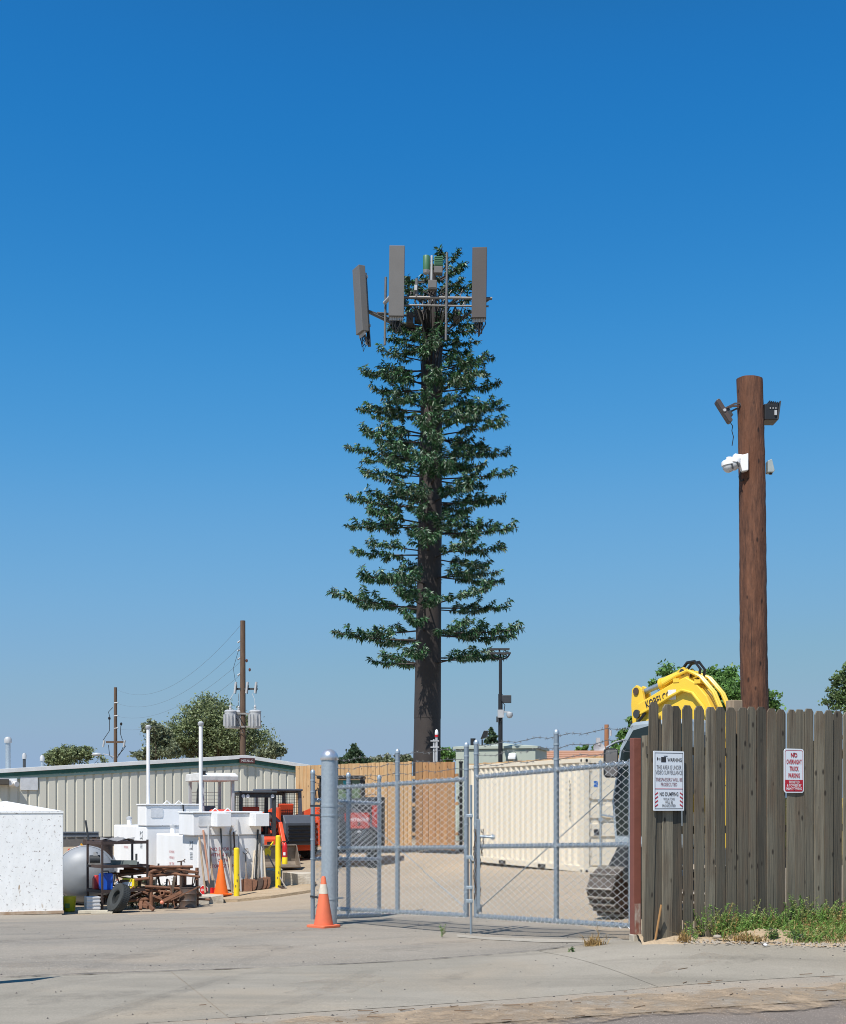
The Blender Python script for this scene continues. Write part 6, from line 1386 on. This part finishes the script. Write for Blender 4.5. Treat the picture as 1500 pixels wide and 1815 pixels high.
# mirror on its bracket (world point turned to local)
def loc(px, py, d): return Matrix.Rotation(-erz,4,'Z') @ (P(px,py,d)-O)
q = loc(1083.5,1352,18.2)
mr = MB().prism([(a_,b_) for a_, b_ in rrect(-.105,.105,-.215,.215,.05)],-.03,.03,Matrix.Translation(q) @ Matrix.Rotation(-erz+R(6),4,'Z')).build('mirror', BLACK, cb_, .01)
MB().prism(rrect(-.088,.088,-.195,.195,.04),-.036,-.031,Matrix.Translation(q) @ Matrix.Rotation(-erz+R(6),4,'Z')).build('mirror_glass', MIRROR, mr)
MB().tube([loc(1075,1325,18.2), loc(1090,1316,18.3), loc(1110,1310,18.6)],.016,6).tube([loc(1107,1330,18.4), loc(1104,1360,18.4), loc(1104,1420,18.5)],.016,6).build('mirror_bracket', mat('bracket_grey', (.4,.42,.43), .5), cb_)
# boom
zb = O.z
def bz(px, py, d): return EYE+(HY-py)/F*d-zb
BO = [(.10,.95),(.18,2.2),(.27,2.75),(.40,3.20),(.58,3.52),(.80,3.72),(1.02,3.82),(1.25,3.76),(1.55,3.65),(2.06,3.46),(2.10,3.30),(2.0,3.08),(1.5,2.98),(1.15,2.85),(.95,2.85),(.80,2.4),(.70,1.6),(.62,.95)]
BX = lambda x: 1.04+(x-1.15)*.80
BO = [(BX(x), z-.25 if z > 2 else z) for x, z in BO]
bm = MB().prism(BO, -.20, .20).build('boom', EXY, ex, .015)
for y in (-.17,-.10,.10,.17):
    pts = [(x-.03 if k < 5 else x, y, z+(.045 if k > 3 else .03)) for k, (x, z) in enumerate(BO[1:9])]
    pts = [(x-.06,yy,z+.02) if k < 4 else (x-.02,yy,z+.05) for k, (x,yy,z) in enumerate(pts)]
    MB().tube(pts,.024,7).build('hydraulic_pipe', EXY, bm)
for k in (1,3,5,7): MB().box(BO[k][0]-.08,BO[k][0]+.02,-.21,.21,BO[k][1]-.01,BO[k][1]+.05).build('pipe_clamp', EXY, bm)
class MBX(MB):                     # boom fittings follow the boom's own scale and height
    def mesh(self, name, ang=40):
        self.v = [(BX(x), y, z-.25 if z > 2 else z) for x, y, z in self.v]; return MB.mesh(self, name, ang)
for y in (.225,.26): MBX().tube([(.35,y,2.6),(.46,y,3.05),(.62,y,3.36),(.84,y,3.57),(1.05,y,3.62),(1.3,y,3.54),(1.6,y,3.42),(1.95,y,3.30)],.02,6).build('side_pipe', EXY, bm)
def on_boom(px, py, yl=.204):       # point of the boom's side plate under a photo pixel
    ry = Matrix.Rotation(-erz,3,'Z'); o_ = ry @ (Vector((0,0,EYE))-O); d_ = ry @ Vector(((px-750)/F, 1, (HY-py)/F)); k = (yl-o_.y)/d_.y; return o_+d_*k
ka, kb = on_boom(1147,1249), on_boom(1188,1231)
lettering('KOBELCO', (kb-ka).length*1.08, .125, TXT_K, bm, face_m((ka+kb)/2, kb-ka, Vector((0,1,0)).cross(kb-ka)), bold=.02)

kc = on_boom(1192,1231); MB().box(kc.x-.07,kc.x+.07,.205,.209,kc.z-.075,kc.z+.075).build('white_notice', TXT_W, bm)
brk = MBX().prism([(.95,3.70),(1.30,3.66),(1.22,3.93),(1.10,3.98),(1.0,3.9)],-.15,-.11).prism([(.95,3.70),(1.30,3.66),(1.22,3.93),(1.10,3.98),(1.0,3.9)],.11,.15).build('cylinder_bracket', EXY, bm)
cy = MBX().cyl((1.12,0,3.90),(1.66,0,3.76),.088,n=14).build('stick_cylinder', EXY, ex); MBX().cyl((1.64,0,3.765),(2.06,0,3.655),.045,n=12).build('cylinder_rod', GALV_P, cy); MBX().cyl((1.63,0,3.765),(1.69,0,3.75),.10,n=14).build('gland', EXY, cy); MBX().cyl((1.12,-.17,3.90),(1.12,.17,3.90),.05,n=12).build('pin', DARK, cy)
for y in (-.08,.06): MBX().tube([(.85,y,3.74),(.80,y,3.94),(.92,y,4.06),(1.08,y,4.05),(1.22,y,3.92),(1.3,y,3.82)],.026,6).build('rubber_hose', BLACK, bm)
st = MBX().prism([(2.02,3.70),(2.14,3.76),(2.24,3.70),(2.26,3.45),(2.22,3.1),(2.10,2.2),(1.9,1.0),(1.74,1.0),(1.86,2.4),(1.98,3.1),(1.92,3.3)],-.13,-.06).prism([(2.02,3.70),(2.14,3.76),(2.24,3.70),(2.26,3.45),(2.22,3.1),(2.10,2.2),(1.9,1.0),(1.74,1.0),(1.86,2.4),(1.98,3.1),(1.92,3.3)],.06,.13).prism([(2.2,3.4),(2.22,3.1),(2.10,2.2),(1.9,1.0),(1.74,1.0),(1.86,2.4),(2.0,3.2)],-.06,.06).build('stick', EXY, ex, .008)
MBX().cyl((2.14,-.15,3.66),(2.14,.15,3.66),.06,n=12).build('pin', RUST_D, st); MBX().cyl((2.06,-.16,3.30),(2.06,.24,3.30),.07,n=12).build('pivot_pin', DARK, st)
MBX().tube([(1.85,.24,3.32),(1.98,.27,3.18),(2.02,.24,2.98),(1.9,.2,2.85)],.025,6).tube([(2.2,.2,3.2),(2.16,.2,2.7),(2.0,.2,2.4)],.018,5).build('hydraulic_hose', BLACK, st)
MB().lathe([(.06,-.02),(.10,0),(.10,.16),(.05,.2)],(1.22,.15,ZR-.02),12).build('work_lamp', BLACK, cb_)
MB().prism([(1.5,.5),(2.0,.45),(2.15,.7),(1.95,1.05),(1.65,1.05)],-.45,.45).build('bucket', DARK, ex, .02)

# ------------------------------------------------------------ grass, weeds, dirt and stones
rn = np.random.RandomState(4)
def blades(name, pts, hts, mats, lean=.5, wd=.006, bend=.3, seg=2):
    vs = []; fs = []; mi = []
    for (x, y, z), h in zip(pts, hts):
        a = rn.uniform(0, 6.283); l = abs(rn.normal())*lean*h; dx, dy = math.cos(a)*l, math.sin(a)*l; w_ = wd*(.6+rn.rand()*.8); px_, py_ = -math.sin(a+rn.uniform(-1,1))*w_, math.cos(a)*w_
        b = len(vs)
        vs += [(x-px_,y-py_,z-.01),(x+px_,y+py_,z-.01),(x+dx*.4+px_*.8,y+dy*.4+py_*.8,z+h*.6),(x+dx*.4-px_*.8,y+dy*.4-py_*.8,z+h*.6),(x+dx,y+dy,z+h*(1-.25*bend))]
        m_ = int(rn.choice(len(mats), p=[q_[1] for q_ in mats]))
        fs += [(b,b+1,b+2,b+3),(b+3,b+2,b+4)]; mi += [m_, m_]
    me = bpy.data.meshes.new(name); me.from_pydata(vs, [], fs)
    for m_, _ in mats: me.materials.append(m_)
    me.polygons.foreach_set('material_index', mi); return link(name, me)
verge_z = lambda x, y: gz(x, y)+.014+.055*max(0, math.sin(math.pi*min(1, max(0, (y-13.0)/(fence_y(x)+.6-13.0)))))
# feathery weeds along the boards: thin stems set with small leaflets
def feather(mb, x, y, z, h, m_):
    a = rn.uniform(0, 6.283); l = h*rn.uniform(.05, .7); top = Vector((math.cos(a)*l, math.sin(a)*l*.6-.15*h, h)); p = Vector((x, y, z))
    mb.tube([p, p+top*.5+Vector((0,0,.06*h)), p+top], .0022, 3, m_, caps=False)
    n = int(9+h*85)
    for k in range(n):
        f = rn.uniform(.12, 1.02); q_ = p+top*f+Vector((0,0,.24*h*f*(1-f))); d = Vector((rn.normal(), rn.normal(), rn.normal()*.6+.35)).normalized(); ln = rn.uniform(.016, .042)*(1.15-.4*f)
        s_ = d.cross(Vector((rn.normal(), rn.normal(), rn.normal()))).normalized()*ln*.16
        mb.add([q_, q_+d*ln*.5+s_, q_+d*ln, q_+d*ln*.5-s_], [(0,1,2,3)], m_)
mb = MB()
for k in range(1150):
    x = 2.76+rn.rand()*3.1; dy = abs(rn.normal())*.15; y = fence_y(x)-.04-dy
    den = (.35 if x < 3.1 else .75)+.35*math.sin(x*5.3+1)
    if rn.rand() > den: continue
    h = (.06+rn.gamma(2.4,.045))*(1.15-.6*min(1,dy*2.6))*(1.5 if math.sin(x*6.1+.7) > .75 else 1)
    feather(mb, x, y, verge_z(x, y), min(.34, h*.82), int(rn.choice(3, p=[.66,.24,.10])))
for k in range(800):
    x = 3.75+rn.rand()*2.2; y0 = 13.05+(x-2.6)*.05; y = y0+.12+(fence_y(x)-.2-y0)*rn.rand()
    feather(mb, x, y, verge_z(x, y), .03+rn.gamma(2,.022), int(rn.choice(3, p=[.6,.28,.12])))
tag(mb.build('weeds', (GRASS, GRASS_S, GRASS_Y)), 'green feathery weeds growing along the foot of the wooden fence', 'weeds', kind='stuff')
pts = []; hts = []
for k in range(12000):
    x = 3.2+rn.rand()*2.7; fr = rn.rand()**.8; y0 = 13.05+(x-2.6)*.05; y = y0+.05+(fence_y(x)-.08-y0)*fr
    if (x-3.75)**2/.12+(y-(13.35))**2/.03 < 1: continue
    if x < 3.95 and rn.rand() > (x-3.2)/.75*.5: continue
    pts.append((x, y, verge_z(x, y))); hts.append(rn.gamma(2,.014)+.012)
tag(blades('grass', pts, hts, ((GRASS,.46),(GRASS_S,.32),(GRASS_Y,.22)), 1.2, .0036), 'short green and dry grass on the verge at right', 'grass', kind='stuff')
def tuft(name, label, p, n, h, spread, mats, cat='weed', lean=.9, wd=.004):
    q_ = [(rn.normal()*spread, rn.normal()*spread*.7, 0) for _ in range(n)]
    o = blades(name, q_, rn.gamma(3, h/3, n), mats, lean, wd); o.location = p; tag(o, label, cat)
def leafy(name, label, p, n, h, spread, mats):
    mb = MB()
    for j in range(n): feather(mb, rn.normal()*spread, rn.normal()*spread*.7, 0, h*rn.uniform(.6, 1.1), j % 2)
    o = mb.build(name, mats, None, loc=p); tag(o, label, 'weed')
def gp(px, py, d, dz=.012):
    x = (px-750)/F*d; return Vector((x, d, gz(x, d)+dz))
tuft('dry_weed', 'dry straw coloured weed clump beside the red brown post', gp(1055,1672,13.35), 260, .07, .045, ((GRASS_Y,1.0),), lean=1.0)
tuft('dry_weed', 'thin dry tuft at the foot of the first pickets', Vector((2.75,13.08,verge_z(2.75,13.08))), 160, .06, .035, ((GRASS_Y,1.0),))
tuft('dry_weed', 'flattened dry grass patch left of the dirt mound', Vector((3.45,13.22,verge_z(3.45,13.22))), 420, .05, .09, ((GRASS_Y,.8),(GRASS_S,.2)), lean=1.4)
leafy('green_weed', 'dark green leafy weed on the dirt mound', Vector((3.72,13.22,verge_z(3.72,13.22))), 16, .13, .03, (LEAF_B, GRASS))
leafy('green_weed', 'second round dark weed right of the mound', Vector((3.98,13.28,verge_z(3.98,13.28))), 20, .10, .04, (LEAF_B, GRASS))
leafy('green_weed', 'single green sprout growing in the pavement before the left gate', gp(785,1656,15.9), 5, .17, .008, (GRASS, GRASS_S))
leafy('green_weed', 'tiny green weed in the crack near the dry clump', gp(1015,1686,13.0), 6, .05, .012, (LEAF_B, GRASS))
for k, (px, hh, nm) in enumerate(((1240,.30,'tall feathery weed left of the others against the boards'),(1308,.22,'feathery weed above the left shoulder of the dirt mound'),(1405,.36,'tallest feathery weed under the parking sign'),(1455,.26,'feathery weed near the right edge against the boards'))):
    q_, s_ = fence_loc(px, 1600, .07); mb = MB()
    for j in range(9): feather(mb, rn.normal()*.02, rn.normal()*.02, 0, hh*rn.uniform(.6, 1.1), 0 if j % 3 else 1)
    o = mb.build('tall_weed', (GRASS, GRASS_S), None, loc=(q_.x, q_.y, verge_z(q_.x, q_.y))); tag(o, nm, 'weed', 'tall weeds along the fence')
# mound of pale dirt
mb = MB(); vs = []
for j in range(15):
    for i in range(25):
        u = i/24*2-1; v_ = j/14*2-1; x = 3.72+u*.46; y = 13.38+v_*.22+u*.06; r2 = u*u+v_*v_
        z = verge_z(x,y)-.012+.075*max(0,1-r2)**.9*(1+.25*math.sin(u*9)*math.cos(v_*7))+.008*math.sin(u*31+v_*17); vs.append((x,y,z))
mb.add(vs, [(j*25+i,j*25+i+1,(j+1)*25+i+1,(j+1)*25+i) for j in range(14) for i in range(24)],0,True); tag(mb.build('dirt_mound', GDIRT), 'low mound of pale dirt in front of the fence', 'dirt mound')
# pebbles and litter, too many and small to count
def pebbles(name, n, fx, m, s0, s1, dz):
    mb = MB()
    for k in range(n):
        x, y = fx(); s = rn.uniform(s0, s1); c = Vector((x, y, gz(x, y)+dz+s*.35)); a = rn.uniform(0,6.28)
        v6 = [c+Vector((s*math.cos(a+i*1.571)*rn.uniform(.7,1.3), s*math.sin(a+i*1.571)*rn.uniform(.6,1.1), -s*.35)) for i in range(4)]+[c+Vector((rn.uniform(-.3,.3)*s, rn.uniform(-.3,.3)*s, s*rn.uniform(.3,.6)))]
        mb.add(v6, [(0,1,4),(1,2,4),(2,3,4),(3,0,4)])
    return tag(mb.build(name, m), kind='stuff')
def near_gut():
    x = rn.uniform(-4, 7); return x, gut(x)+rn.normal()*.32+.1
def apron_pt():
    x = rn.uniform(-5, 5.5); return x, kerb_in(x)+rn.rand()*2.6
def verge_pt():
    x = rn.uniform(2.7, 5.8); return x, 13.02+(x-2.6)*.05+rn.normal()*.07
def drive_pt():
    x = rn.uniform(-7, 2); return x, joint(x)+rn.rand()*7
P_D = mat('dark_pebble', (.09,.08,.075), .9); P_L = mat('pale_pebble', (.38,.33,.27), .9); P_B = mat('dry_litter', (.20,.13,.08), .9)
pebbles('gravel', 170, near_gut, P_D, .004, .014, .014); pebbles('gravel', 420, near_gut, P_L, .004, .011, .014); pebbles('gravel', 90, apron_pt, P_D, .004, .011, .016)
pebbles('gravel', 260, verge_pt, P_L, .006, .022, .03); pebbles('gravel', 130, verge_pt, P_D, .006, .018, .03); pebbles('gravel', 160, drive_pt, P_D, .005, .013, .005); pebbles('gravel', 70, drive_pt, P_L, .004, .010, .005)
tw_ = MB()
for k in range(60):
    x, y = near_gut(); a = rn.uniform(-.4,1.0); l = rn.uniform(.03,.16); z = gz(x,y)+.022; tw_.cyl((x,y,z),(x+l*math.cos(a),y+l*math.sin(a),z+.004),.004,n=4)
tag(tw_.build('twig_litter', P_B), kind='stuff')
for k, (px, py, d, nm) in enumerate(((1272,1657,13.2,'rounded pale stone on the left shoulder of the dirt mound'),(1357,1677,12.95,'small bright white stone at the edge of the grass'))):
    x = (px-750)/F*d; o = MB().lathe([(.012,0),(.028,.006),(.03,.018),(.02,.032),(.004,.036)],(0,0,0),9).build('stone', TXT_W if k else P_L, None, loc=(x,d,verge_z(x,d)+.01)); o.scale = (1.6,1.2,1) if k == 0 else (.8,.8,.8); tag(o, nm, 'stone')
# low sign just outside the left edge whose shadow reaches the driveway
q = Vector((-4.25,10.72,0)); q.z = gz(q.x,q.y)
t = thing('street_sign', 'low street sign on a thin post beyond the left edge casting a shadow', 'sign', q, R(34))
MB().cyl((0,0,0),(0,0,1.55),.025,n=8).build('post', GALV_P, t); MB().prism(rrect(-.3,.3,1.2,1.75,.04),-.035,-.03).build('board', SIGNW, t)
